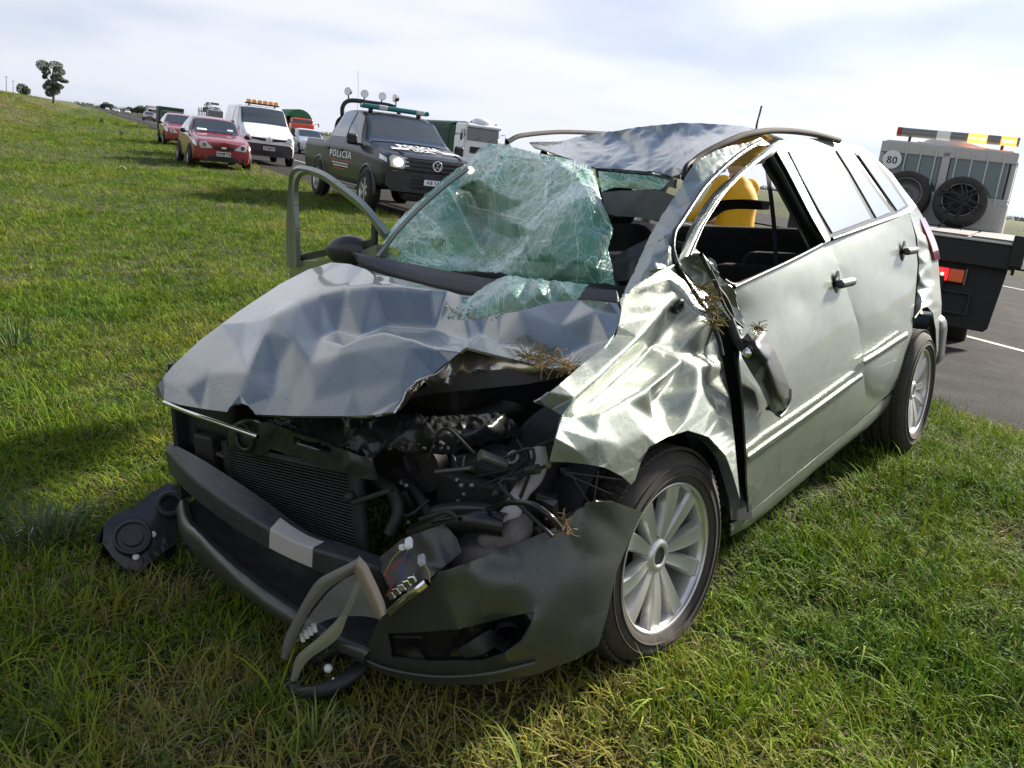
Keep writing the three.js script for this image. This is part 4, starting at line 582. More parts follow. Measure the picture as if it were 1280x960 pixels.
  T('hose', [[240, 545, 'x', .48], [255, 565, 'x', .5], [262, 590, 'x', .5], [275, 605, 'x', .5], [292, 612, 'x', .5]], .010, M.plastic);
  T('hose', [[250, 530, 'x', .44], [268, 555, 'x', .46], [272, 580, 'x', .46]], .014, M.black);
  wp('headlight_bracket', [flatBar(Q(250, 556, 'x', .50), Q(288, 573, 'x', .51), .02, .01)], M.dust);
  wp('headlight_bucket', [at(box(.10, .20, .16, .03), .45, -.46, .58), at(box(.14, .05, .22, .02), .42, -.58, .55)], M.black);
  wp('splash_sheet', [solid(panelG({ n: [1, .3, 0], D: .5, outline: [[470, 700, 'x', .58], [505, 672, 'x', .56], [555, 655, 'x', .55], [572, 672, 'x', .56], [578, 690, 'x', .57], [545, 716, 'x', .62], [525, 735, 'x', .63], [490, 742, 'x', .62]], inner: [[520, 700, 'x', .58]], sub: 2, rough: .01 }), .004)], M.plastic);
  wp('linkage', [barG(Q(545, 590, 'x', .45), Q(590, 585, 'x', .45), .006), at(new THREE.SphereGeometry(.008, 8, 6), ...Q(577, 607, 'x', .45).toArray()), at(new THREE.SphereGeometry(.008, 8, 6), ...Q(590, 607, 'x', .45).toArray()), at(new THREE.SphereGeometry(.006, 8, 6), ...Q(580, 618, 'x', .45).toArray()), at(new THREE.TorusGeometry(.014, .005, 6, 14), ...Q(641, 572, 'x', .40).toArray(), 0, 1, 0), at(new THREE.SphereGeometry(.007, 8, 6), ...Q(508, 607, 'x', .48).toArray())], M.steel);
  // loose clutter of brackets, clips and pipe stubs
  for (let k = 0; k < 46; k++) { const px = rr(480, 690), py = mix(575, 690, rnd()) - (px - 480) * .12, p = Q(px, py, 'x', rr(.34, .47)), kind = Math.floor(rnd() * 4), m = [M.iron, M.plastic, M.steel, M.black][Math.floor(rnd() * 4)];
    if (kind === 0) wp('bracket', at(box(rr(.01, .05), rr(.02, .08), rr(.004, .02), .002), p.x, p.y, p.z, rr(0, 3), rr(0, 3), rr(0, 3)), m); else if (kind === 1) wp('pipe_stub', at(cyl(rr(.006, .014), rr(.006, .014), rr(.03, .10), 12), p.x, p.y, p.z, rr(0, 3), rr(0, 3), rr(0, 3)), m); else if (kind === 2) wp('bolt', at(cyl(.007, .007, .008, 6), p.x, p.y, p.z, rr(0, 3), rr(0, 3), 1.57), M.steel); else wp('wire', tubeG([p, p.clone().add(v3(rr(-.02, .04), rr(-.1, .1), rr(-.06, .06))), p.clone().add(v3(rr(-.02, .04), rr(-.16, .16), rr(-.12, .06)))], rr(.002, .005), 14, 6), M.black); }
  // lamp remains and wiring
  const lamp = wp('lamp_reflector', [tubeG(pts([[488, 765, 'x', .70], [505, 750, 'x', .70], [522, 738, 'x', .70], [534, 728, 'x', .69]]), .010, 20)], M.chrome);
  for (let k = 0; k < 5; k++) wp('lamp_rib', at(box(.012, .02, .018, .004), ...Q(490 + k * 6.5, 744 - k * 5, 'x', .69).toArray(), .4, .3, .2), M.chrome, lamp);
  const cp = a => at(box(.03, .016, .014, .004), ...Q(...a).toArray(), .3, .5, .6); wp('connector', [cp([511, 679, 'x', .68]), at(box(.014, .012, .012, .003), ...Q(503, 684, 'x', .68).toArray())], M.white); wp('connector', cp([527, 700, 'x', .67]), std([.4, .4, .38], .6));
  const wire = (l, c) => wp('wire', tubeG(pts(l), .0016, 24, 5), std(c, .6));
  wire([[505, 684, 'x', .68], [490, 700, 'x', .68], [480, 720, 'x', .69]], [.35, .28, .03]); wire([[510, 685, 'x', .68], [503, 712, 'x', .69], [506, 735, 'x', .69]], [.05, .1, .35]); wire([[504, 698, 'x', .68], [492, 708, 'x', .69], [484, 716, 'x', .69]], [.45, .03, .03]); wire([[528, 703, 'x', .67], [536, 715, 'x', .68], [537, 729, 'x', .68]], [.38, .28, .04]); wire([[480, 716, 'x', .69], [490, 730, 'x', .69], [482, 745, 'x', .7]], [.4, .05, .03]);
}
// mirrors
{
  const m = wp('door_mirror', solid(pan(SIDE, [[925, 427, .03], [934, 416, .04], [946, 410, .05], [954, 411, .06], [967, 436, .08], [977, 457, .08], [986, 480, .08], [989, 498, .07], [984, 512, .06], [976, 521, .05], [968, 517, .035], [960, 512, .03], [958, 502, .025], [950, 484, .02], [937, 463, .02], [927, 446, .02]], [[945, 430, .11], [958, 450, .125], [968, 475, .125], [975, 498, .11], [940, 445, .075], [955, 478, .085], [963, 498, .085]], { sub: 3, smooth: 2, gap: 12 }), .008), M.plastic, wreck, 'torn off black door mirror hanging by its cable');
  wp('bolt', at(new THREE.SphereGeometry(.014, 14, 10), ...onP(SIDE, 934, 441, .075).toArray()), M.chrome, m);
  wp('mirror_rim', tubeG([[988, 486], [988, 500], [982, 514], [975, 521]].map(([x, y]) => onP(SIDE, x, y, .075)), .004, 16), M.steel, m);
  wp('mirror_arm', tubeG([onP(SIDE, 912, 400, .0), onP(SIDE, 922, 425, .02), onP(SIDE, 932, 438, .05)], .014), M.black, m);
  const c = Q(437, 314, 'y', -.90), r2 = wp('door_mirror', at(new THREE.SphereGeometry(1, 28, 20).scale(.05, .105, .062), c.x, c.y, c.z, 0, 0, .25), M.plastic, wreck, 'black door mirror still standing on the right door'); wp('mirror_foot', tubeG(pts([[450, 322, 'y', -.82], [460, 325, 'y', -.76], [468, 322, 'y', -.72]]), .022), M.plastic, r2);
}
// right front door, swung open
{
  const n = v3(-.924, .382, 0), h = v3(-.42, -.74, 0), D = n.dot(h), dp = (px, py, o = 0) => onPlane(px, py, n, D + o);
  const fr = wp('open_door_frame', solid(stripG([[[362, 334], [361, 290], [362, 234], [364, 216], [370, 208], [381, 207], [405, 214], [430, 231], [459, 255], [488, 290]].map(q => dp(...q)), [[369, 334], [368, 290], [368, 236], [370, 219], [375, 214], [384, 213], [404, 219], [429, 237], [458, 262], [484, 296]].map(q => dp(...q, .018)), [[376, 334], [375, 290], [373, 238], [375, 225], [379, 220], [388, 219], [403, 225], [428, 244], [456, 268], [480, 301]].map(q => dp(...q))], 80, 8), .02), M.paint, wreck, 'frame of the right front door standing open');
  wp('division_bar', solid(stripG([[[464, 268], [464, 303]].map(q => dp(...q)), [[469, 272], [469, 303]].map(q => dp(...q))], 6, 3), .012), M.black, fr);
  wp('open_door_skin', solid(panelG({ n: n.toArray(), D, outline: [[362, 326], [395, 326], [440, 318], [470, 306], [470, 345], [430, 385], [366, 420], [362, 380]], sub: 1, grid: 30 }), .05), M.paint);
  wp('door_sill_strip', flatBar(dp(362, 325, .02), dp(470, 303, .02), .02, .03), M.black);
}
// shattered windscreen
{
  const makeTex = (base, al) => {
  const cv = document.createElement('canvas'), S = 1536; cv.width = cv.height = S; const c = cv.getContext('2d');
  c.fillStyle = `rgba(${base},${al})`; c.fillRect(0, 0, S, S);
  for (let k = 0; k < 1500; k++) { const x = rnd() * S, y = rnd() * S, r = rr(8, 60); c.fillStyle = `rgba(${90 + rnd() * 60},${150 + rnd() * 40},${130 + rnd() * 40},${rr(.02, .10)})`; c.beginPath(); c.ellipse(x, y, r, r * rr(.3, 1), rnd() * 3, 0, 6.3); c.fill(); }
  const line = (x, y, a, len, w, al) => { c.strokeStyle = `rgba(${205 + rnd() * 40},${232 + rnd() * 20},${222 + rnd() * 25},${al})`; c.lineWidth = w; c.beginPath(); c.moveTo(x, y); const st = Math.ceil(len / 14); for (let i = 0; i < st; i++) { a += rr(-.22, .22); x += Math.cos(a) * 14; y += Math.sin(a) * 14; c.lineTo(x, y); } c.stroke(); };
  for (const [cx, cy] of [[.36, .44], [.62, .38], [.70, .62], [.25, .7], [.5, .15], [.85, .3], [.55, .8]]) { for (let k = 0; k < 90; k++) line(cx * S, cy * S, rnd() * 6.283, rr(80, 430), rr(.7, 2.4), rr(.3, .95)); for (let k = 0; k < 900; k++) { const q = Math.pow(rnd(), 1.6) * 130, a = rnd() * 6.283; line(cx * S + Math.cos(a) * q, cy * S + Math.sin(a) * q, rnd() * 6.283, rr(5, 26), rr(.6, 1.6), rr(.3, .9)); } for (let k = 1; k < 12; k++) { const r = k * rr(16, 26); for (let j = 0; j < 9; j++) { const a0 = rnd() * 6.28; c.strokeStyle = `rgba(225,245,238,${rr(.25, .8)})`; c.lineWidth = rr(.6, 1.6); c.beginPath(); c.arc(cx * S + rr(-8, 8), cy * S + rr(-8, 8), r, a0, a0 + rr(.2, .8)); c.stroke(); } } }
  for (let k = 0; k < 7000; k++) line(rnd() * S, rnd() * S, rnd() * 6.283, rr(14, 70), rr(.5, 1.3), rr(.15, .6));
  const W2 = (px, py) => { const p = onP(SHIELD, px, py), f = v => v - Math.floor(v); return [f(p.x * .8 + .1) * S, (1 - f(p.y * .8 + .2)) * S]; };
  const path = (l, w, al, n = 5) => { for (let k = 0; k < n; k++) { const q = l.map(([x, y]) => W2(x + rr(-5, 5), y + rr(-4, 4))); c.strokeStyle = `rgba(226,246,238,${al * rr(.5, 1)})`; c.lineWidth = w * rr(.6, 1.5); c.beginPath(); c.moveTo(...q[0]); for (let i = 1; i < q.length; i++) { const [ax, ay] = q[i - 1], [bx, by] = q[i]; for (let t = .2; t < 1.01; t += .2) c.lineTo(mix(ax, bx, t) + rr(-5, 5), mix(ay, by, t) + rr(-5, 5)); } c.stroke(); } };
  for (const [x, y, rx, al] of [[600, 255, 70, .30], [605, 285, 60, .25], [588, 225, 60, .25], [640, 330, 80, .15], [740, 300, 70, .2]]) for (let k = 0; k < 40; k++) { const [a, b] = W2(x + rr(-10, 10), y + rr(-14, 14)); c.fillStyle = `rgba(24,84,62,${al * rr(.1, .5)})`; c.beginPath(); c.ellipse(a, b, rx * rr(.1, .6), rx * rr(.1, .4), rnd() * 3, 0, 6.3); c.fill(); }
  for (const l of [[[700, 203], [660, 245], [625, 300]], [[700, 203], [688, 260], [676, 335]], [[712, 210], [716, 260], [712, 335]], [[724, 215], [734, 262], [735, 330]], [[738, 225], [750, 270], [752, 330]], [[645, 255], [690, 272], [748, 262]], [[630, 295], [690, 310], [758, 300]], [[610, 325], [690, 335], [765, 338]], [[520, 262], [552, 300], [600, 335]], [[560, 228], [590, 262], [606, 300]], [[500, 285], [560, 310], [620, 320]], [[640, 188], [620, 240], [600, 300]], [[480, 315], [560, 330], [640, 342]]]) path(l, 1.6, .85, 9);
  for (const [x, y, rx, ry, n] of [[700, 208, 40, 14, 2600], [720, 335, 50, 18, 2600], [640, 338, 60, 12, 1800], [745, 270, 14, 50, 1800], [600, 195, 26, 14, 700], [560, 320, 60, 14, 1000]]) for (let k = 0; k < n; k++) { const g = () => (rnd() + rnd() + rnd() - 1.5) / 1.5, [a, b] = W2(x + g() * rx, y + g() * ry); line(a, b, rnd() * 6.283, rr(4, 18), rr(.6, 1.5), rr(.3, .9)); }
  for (let k = 0; k < 9000; k++) { c.fillStyle = `rgba(235,250,245,${rr(.2, .9)})`; const q = rr(.5, 1.7); c.fillRect(rnd() * S, rnd() * S, q, q); }
  const tex = new THREE.CanvasTexture(cv); tex.wrapS = tex.wrapT = THREE.RepeatWrapping; tex.colorSpace = THREE.SRGBColorSpace; tex.repeat.set(.8, .8); tex.offset.set(.1, .2); return tex; };
  const tex = makeTex('92,160,132', .76), texFlap = makeTex('128,172,152', .88);
  const crack = dataTex(512, (u, v) => [0.5 + .5 * tile(u, v, 70, 2, 2)], false); crack.repeat.set(3, 3);
  const glass = phys([1, 1, 1], { map: tex, transparent: true, roughness: .16, clearcoat: .6, clearcoatRoughness: .05, bumpMap: crack, bumpScale: .004 });
  const flapGlass = phys([1, 1, 1], { map: texFlap, transparent: true, roughness: .2, clearcoat: .6, clearcoatRoughness: .05, bumpMap: crack, bumpScale: .004 });
  const out = [[468, 321, .0], [495, 328, -.01], [520, 334, -.01], [560, 339, 0], [600, 340, 0], [627, 342, .01], [645, 347, .03], [663, 352, .05], [700, 354, .07], [735, 354, .09], [758, 355, .10], [769, 357, .10], [767, 346, .10], [766, 334, .10], [760, 312, .11], [767, 288, .12], [760, 270, .13], [753, 255, .14], [746, 226, .13], [739, 209, .10], [722, 202, .08], [699, 197, .06], [663, 190, .03], [645, 185, .01], [627, 180, .0], [612, 181, .0], [599, 187, -.01], [584, 205, -.02], [570, 213, -.02], [556, 224, -.01], [538, 240, 0], [520, 255, 0], [505, 270, 0], [491, 284, 0]];
  const inn = [[700, 205, 0.144], [680, 212, 0.120], [720, 220, 0.180], [735, 240, 0.198], [742, 265, 0.198], [715, 250, 0.192], [690, 240, 0.156], [665, 225, 0.101], [655, 255, 0.095], [640, 280, 0.068], [700, 280, 0.180], [730, 290, 0.192], [750, 300, 0.174], [670, 290, 0.120], [690, 315, 0.150], [720, 325, 0.156], [745, 335, 0.144], [660, 325, 0.095], [635, 320, 0.027], [700, 340, 0.120],
    [613, 222, 0.061], [600, 205, 0.027], [628, 205, 0.054], [632, 230, 0.047], [598, 225, 0.027], [618, 240, 0.041], [640, 210, 0.068], [590, 240, -0.109], [602, 262, -0.194], [606, 285, -0.152], [612, 310, -0.066], [600, 300, -0.109], [620, 270, -0.043], [575, 235, -0.043], [560, 250, 0.000], [575, 270, -0.043], [550, 280, 0.014], [530, 295, 0.016], [515, 305, 0.011], [545, 315, 0.000], [560, 300, 0.016], [575, 318, -0.026], [552, 298, 0.041], [590, 325, -0.022], [505, 315, 0.007], [640, 300, 0.000], [625, 328, 0.000]];
  wp('windshield', pan(SHIELD, out, inn, { sub: 4, smooth: 1, gap: 14, late: true, rough: .016, freq: 18 }), glass, wreck, 'sagging sheet of shattered green windscreen glass');
  wp('windshield_flap', pan(HOOD, [[556, 395, 0.050], [575, 382, 0.060], [595, 366, 0.075], [615, 353, 0.090], [635, 345, 0.100], [670, 350, 0.100], [705, 353, 0.100], [736, 356, 0.090], [728, 366, 0.080], [722, 377, 0.070], [695, 378, 0.070], [680, 382, 0.065], [650, 389, 0.060], [620, 396, 0.055], [590, 400, 0.050], [568, 401, 0.050]], [[610, 380, 0.085], [640, 368, 0.110], [675, 364, 0.110], [705, 364, 0.100], [590, 390, 0.065], [655, 380, 0.080]], { sub: 3, smooth: 1, gap: 12, rough: .012, freq: 20 }), flapGlass, wreck, 'loose corner of shattered glass lying on the bonnet');
  wp('header_glass', pan({ n: [1, 0, .3], D: -.15 }, [[748, 214], [780, 217], [815, 220], [838, 226], [828, 236], [812, 240], [790, 236], [770, 234], [752, 240]], [[790, 226, .02], [770, 224, .01]], { sub: 2, rough: .01 }), glass);
  wp('inspection_sticker', pan(SHIELD, [[483, 308, .012], [500, 313, .012], [497, 319, .012], [479, 313, .012]], [], { sub: 1 }), std([.35, .42, .05], .6));
  const crumbs = []; for (let k = 0; k < 90; k++) { const p = onP(HOOD, rr(558, 630), rr(382, 400), .055 + rr(0, .02)); crumbs.push(at(box(rr(.002, .007), rr(.002, .006), .003), p.x, p.y, p.z, rnd() * 3, rnd() * 3, rnd() * 3)); }
  wp('glass_grit', merge(crumbs), std([.30, .29, .24], .8)).userData.kind = 'stuff';
}
console.log('wreck details done');
// ------------------------------------------------------------------ other vehicles.  Own axes: z forward, y up, x to the vehicle's left
const herm = (tab, k, z) => { // smooth value of column k at z; the rows run from the front backwards
  let i = 0; while (i < tab.length - 2 && z < tab[i + 1][0]) i++;
  const a = tab[Math.max(0, i - 1)], b = tab[i], c = tab[i + 1], d = tab[Math.min(tab.length - 1, i + 2)], h = c[0] - b[0], t = clamp((z - b[0]) / h);
  const mono = (p, q, r) => { const s1 = (q[k] - p[k]) / ((q[0] - p[0]) || 1e9), s2 = (r[k] - q[k]) / ((r[0] - q[0]) || 1e9); return s1 * s2 <= 0 ? 0 : 2 * s1 * s2 / (s1 + s2); };
  const m1 = mono(a, b, c) * h, m2 = mono(b, c, d) * h;
  return (2 * t ** 3 - 3 * t * t + 1) * b[k] + (t ** 3 - 2 * t * t + t) * m1 + (-2 * t ** 3 + 3 * t * t) * c[k] + (t ** 3 - t * t) * m2;
};
function shellOf(tab) {
  const S = (z, s, side = 1, off = 0) => {
    const at1 = s => { const [bot, w, belt, wr, top] = [1, 2, 3, 4, 5].map(k => herm(tab, k, z)); const P = [[w * .80, bot], [w * .97, bot + .06], [w, mix(bot, belt, .45)], [w * .99, belt - .07], [w * .955, belt], [mix(w * .955, wr, .5) + .012, mix(belt, top, .5)], [wr, top - .05], [wr * .9, top - .014], [wr * .5, top], [0, top + .006]]; const i = Math.min(8, Math.floor(s)), t = s - i; return [mix(P[i][0], P[i + 1][0], t), mix(P[i][1], P[i + 1][1], t)]; };
    const [x, y] = at1(s), [x0, y0] = at1(Math.max(0, s - .08)), [x1, y1] = at1(Math.min(8.999, s + .08)); let nx = y1 - y0, ny = -(x1 - x0); const L = Math.hypot(nx, ny) || 1;
    return v3(side * (x + nx / L * off), y + ny / L * off, z);
  };
  const zf = tab[0][0], zr = tab[tab.length - 1][0];
  const body = (nz = 56) => { const rows = []; for (let j = 0; j <= nz; j++) { const z = mix(zf, zr, j / nz), r = []; for (let k = 0; k <= 45; k++) r.push(S(z, k / 5 - (k === 45 ? .001 : 0), 1)); for (let k = 44; k >= 0; k--) r.push(S(z, k / 5, -1)); rows.push(r); } return gridG(rows); };
  const capAt = (z, bulge, sMax = 9) => { const rows = []; for (let k = 0; k <= 18; k++) { const p = S(z, Math.min(k / 18 * sMax, 8.999), 1), r = []; for (let i = 0; i <= 14; i++) { const t = 1 - i / 7; r.push(v3(p.x * t, p.y, z + bulge * (1 - t * t))); } rows.push(r); } return gridG(rows); };
  // a patch between two slanted ends: zA/zB = [at s0, at s1]
  const patch = (zA, zB, s0, s1, side, off, n = 10) => { const rows = []; for (let j = 0; j <= 6; j++) { const t = j / 6, s = mix(s0, s1, t), r = []; for (let i = 0; i <= n; i++) r.push(S(mix(mix(zA[0], zA[1], t), mix(zB[0], zB[1], t), i / n), s, side, off)); rows.push(r); } return gridG(rows); };
  const screen = (z0, z1, sEdge, off, inset = .0) => { const rows = []; for (let j = 0; j <= 8; j++) { const z = mix(z0, z1, j / 8), r = []; for (let i = 0; i <= 24; i++) { const t = i / 12 - 1, s = 9 - (9 - sEdge) * Math.abs(t) - .001; const p = S(z, s, t < 0 ? 1 : -1, 0); r.push(p.add(v3(0, off * .6, Math.sign(z0 - z1) * off * .8))); } rows.push(r); } return gridG(rows); };
  return { S, body, capAt, patch, screen, zf, zr };
}
function frontShape(pts, depth, zAt) { // a plate shaped to the curved front
  const sh = new THREE.Shape(pts.map(([x, y]) => new THREE.Vector2(x, y))); const g = new TessellateModifier(.10, 6).modify(new THREE.ExtrudeGeometry(sh, { depth, bevelEnabled: true, bevelSize: .006, bevelThickness: .006, bevelSegments: 1, curveSegments: 10 }));
  const p = g.attributes.position; for (let i = 0; i < p.count; i++) p.setZ(i, p.getZ(i) + zAt(p.getX(i), p.getY(i))); g.computeVertexNormals(); return g;
}
const rect = (x, y, w, h, r = .01) => [[x - w / 2 + r, y - h / 2], [x + w / 2 - r, y - h / 2], [x + w / 2, y - h / 2 + r], [x + w / 2, y + h / 2 - r], [x + w / 2 - r, y + h / 2], [x - w / 2 + r, y + h / 2], [x - w / 2, y + h / 2 - r], [x - w / 2, y - h / 2 + r]];
function textTex(w, h, draw) { const cv = document.createElement('canvas'); cv.width = w; cv.height = h; const c = cv.getContext('2d'); draw(c, w, h); const t = new THREE.CanvasTexture(cv); t.colorSpace = THREE.SRGBColorSpace; return t; }
function plate(parent, text, x, y, z, dark = true, turn = 0) {
  const t = textTex(256, 96, (c, w, h) => { if (dark) { c.fillStyle = '#e8e8e6'; c.fillRect(0, 0, w, h); c.fillStyle = '#15161a'; c.fillRect(10, 16, w - 20, h - 26); c.fillStyle = '#f2f2f0'; c.font = 'bold 58px sans-serif'; } else { c.fillStyle = '#f0f0ee'; c.fillRect(0, 0, w, h); c.fillStyle = '#24357e'; c.fillRect(0, 0, w, 22); c.fillStyle = '#17181c'; c.font = 'bold 60px sans-serif'; } c.textAlign = 'center'; c.textBaseline = 'middle'; c.fillText(text, w / 2, h / 2 + 10, w - 30); });
  const p = part('number_plate', at(box(.40, .13, .012, .004), x, y, z, 0, turn), M.blackGloss, parent); const f = new THREE.PlaneGeometry(.39, .125); part('plate_face', at(f, x + Math.sin(turn) * .0075, y, z + Math.cos(turn) * .0075, 0, turn), new THREE.MeshStandardMaterial({ map: t, roughness: .5 }), p);
}
function roadWheel(parent, x, y, z, Rw, w = .2, mat = M.alloy) {
  const s = Math.sign(x), g = new THREE.Group(); g.name = 'wheel'; g.position.set(x, y, z); g.rotation.z = -s * Math.PI / 2; parent.add(g);
  part('tyre', new THREE.LatheGeometry([[Rw * .64, w * .44], [Rw * .7, w * .5], [Rw * .9, w * .48], [Rw * .985, w * .36], [Rw, 0], [Rw * .985, -w * .36], [Rw * .9, -w * .5]].map(([r, y]) => new THREE.Vector2(r, y)), 40), M.rubber, g);
  const rim = part('rim', new THREE.LatheGeometry([[Rw * .66, w * .45], [Rw * .62, w * .40], [Rw * .60, w * .1]].map(([r, y]) => new THREE.Vector2(r, y)), 40), mat, g);
  part('disc', at(cyl(Rw * .61, Rw * .61, .01, 32), 0, w * .08, 0), M.iron, rim); part('hub', at(cyl(Rw * .12, Rw * .14, w * .3, 16), 0, w * .25, 0), mat, rim);
  for (let k = 0; k < 6; k++) { const b = box(Rw * .50, .02, Rw * .17, .006); b.translate(Rw * .36, w * .32, 0); b.rotateY(k * Math.PI / 3); part('spoke', b, mat, rim); }
  return g;
}
function arches(parent, xs, y, zs, Rw, mat = M.black) { for (const z of zs) for (const s of [-1, 1]) { const l = []; for (let k = 0; k <= 24; k++) { const a = (-8 + 196 * k / 24) * R; l.push(v3(s * xs, y + Math.sin(a) * (Rw + .045), z + Math.cos(a) * (Rw + .045))); } part('wheel_arch', tubeG(l, .022, 40, 8), mat, parent); part('arch_shade', at(cyl(Rw + .04, Rw + .04, .05, 36), s * (xs - .022), y, z, 0, 0, Math.PI / 2), M.black, parent); } }  // black discs over the body side stand in for shaded wheel wells
const lampGlass = phys([.72, .74, .74], { roughness: .08, clearcoat: 1, metalness: .3 }), amberLens = phys([.75, .30, .04], { roughness: .15, clearcoat: 1 });
const carPaint = (c, m = .3) => phys(c, { metalness: m, roughness: .38, clearcoat: 1, clearcoatRoughness: .06 });
const redPaint = carPaint([.26, .018, .025]), redPaint2 = carPaint([.30, .022, .035]);

function hatchback(name, label, pos, turn, paint, opt = {}) {
  const t = thing(name, label, 'car', pos, turn, opt.group);
  const tab = [[1.98, .24, .73, .68, .66, .78], [1.90, .20, .78, .71, .69, .81], [1.70, .17, .815, .77, .71, .86], [1.30, .17, .835, .84, .72, .92], [.78, .17, .84, .92, .70, 1.0], [.60, .17, .84, .93, .69, 1.05], [-.02, .17, .84, .95, .60, 1.40], [-.5, .17, .84, .96, .59, 1.455], [-1.1, .17, .835, .98, .57, 1.42], [-1.62, .2, .81, 1.0, .56, 1.22], [-1.9, .26, .76, .98, .6, 1.04], [-2.02, .34, .66, .86, .52, .92]];
  const b = shellOf(tab); const body = part('body', b.body(), paint, t); part('front_panel', b.capAt(1.98, .10), paint, body); part('rear_panel', b.capAt(-2.02, -.06), paint, body);
  part('windshield', b.screen(.70, .06, 6.25, .014), M.glassDark, t);
  for (const s of [-1, 1]) { part('front_window', b.patch([.62, .12], [-.42, -.42], 4.25, 6.0, s, .008), M.glassDark, t); part('rear_window', b.patch([-.48, -.48], [-1.30, -1.05], 4.25, 6.0, s, .008), M.glassDark, t);
    const zl = x => 1.985 + .10 * (1 - (x / .66) ** 2); const hl = part('headlight', frontShape([[s * .30, .60], [s * .60, .58], [s * .655, .66], [s * .645, .755], [s * .50, .765]], .012, zl), lampGlass, t); part('headlight_side', b.patch([1.97, 1.93], [1.72, 1.64], 3.0, 4.4, s, .010, 8), lampGlass, hl); part('lamp', at(cyl(.06, .06, .012, 20), s * .53, .67, 2.045, Math.PI / 2), M.chrome, hl);
    const m = part('door_mirror', at(new THREE.SphereGeometry(1, 18, 12).scale(.10, .065, .06), s * .93, .98, .50), M.black, t); part('mirror_foot', at(box(.10, .03, .05, .01), s * .84, .95, .50), M.black, m);
    part('door_handle', at(box(.02, .03, .14, .008), s * .845, .86, -.30), paint, t); part('door_line', b.patch([-.44, -.44], [-.455, -.455], .6, 4.1, s, .003, 2), M.black, t); part('fog_lamp', at(cyl(.05, .05, .03, 18), s * .56, .32, 2.02, Math.PI / 2), M.black, t); }
  const zc = (x) => 1.98 + .10 * (1 - (x / .62) ** 2);
  const g = part('grille', frontShape(rect(0, .615, .56, .075, .03), .012, zc), M.blackGloss, t); part('badge', at(new THREE.SphereGeometry(1, 20, 12).scale(.075, .032, .012), 0, .62, 2.105), M.chrome, g);
  part('lower_intake', frontShape(rect(0, .32, .86, .12, .03), .008, zc), M.blackGloss, t); for (const y of [.30, .34]) part('intake_bar', frontShape(rect(0, y, .84, .012, .004), .016, zc), M.black, t);
  part('bumper_seam', frontShape(rect(0, .255, 1.16, .012, .004), .006, x => 1.98 + .10 * (1 - (x / .66) ** 2)), M.black, t);
  plate(t, opt.plate ?? 'EVX 405', 0, .455, 2.105);
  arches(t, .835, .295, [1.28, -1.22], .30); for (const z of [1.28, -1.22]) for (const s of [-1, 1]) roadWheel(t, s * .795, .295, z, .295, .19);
  part('wiper', [barG(v3(.45, 1.02, .74), v3(-.1, 1.06, .70), .008), barG(v3(0, 1.03, .745), v3(-.5, 1.04, .70), .008)], M.black, t);
  if (opt.tags) { part('windshield_sticker', at(box(.16, .07, .004), .40, 1.12, .56, -.95), M.white, t); part('parking_paper', at(box(.28, .09, .004), -.42, 1.08, .66, -1.0), M.white, t); }
  return t;
}
const onG = (x, z) => v3(x, x > EDGE && x < FAR_EDGE ? ROAD_Y + .004 : groundY(x, z), z);
hatchback('red_hatchback', 'dark red compact car parked on the grass ahead of the white van', onG(3.45, -29.9).add(v3(0, -.02, 0)), 1.5 * R, redPaint, { tags: true });
hatchback('red_hatchback', 'bright red compact car parked behind the dark red one', onG(4.0, -47).add(v3(0, -.02, 0)), 1 * R, redPaint2, { plate: 'GHK 812' });
const whitePaint = carPaint([.78, .79, .80], 0), silver = carPaint([.55, .60, .66], .2);
hatchback('white_car', 'small white car driving on the road past the pickup', onG(12.0, -56), 0, silver, { plate: '' });
hatchback('white_car', 'white car far off on the road beside a dark one', onG(11.6, -170), 0, whitePaint, { plate: '' });
hatchback('dark_car', 'dark car far off on the road next to a white one', onG(9.2, -160), 0, carPaint([.10, .05, .045]), { plate: '' });
for (const [x, z] of [[9.5, -330], [13.2, -345], [12.2, -460], [9.6, -475]]) hatchback('distant_car', 'tiny white car far away near the end of the road', onG(x, z), 0, whitePaint, { plate: '', group: 'white cars far down the road' });

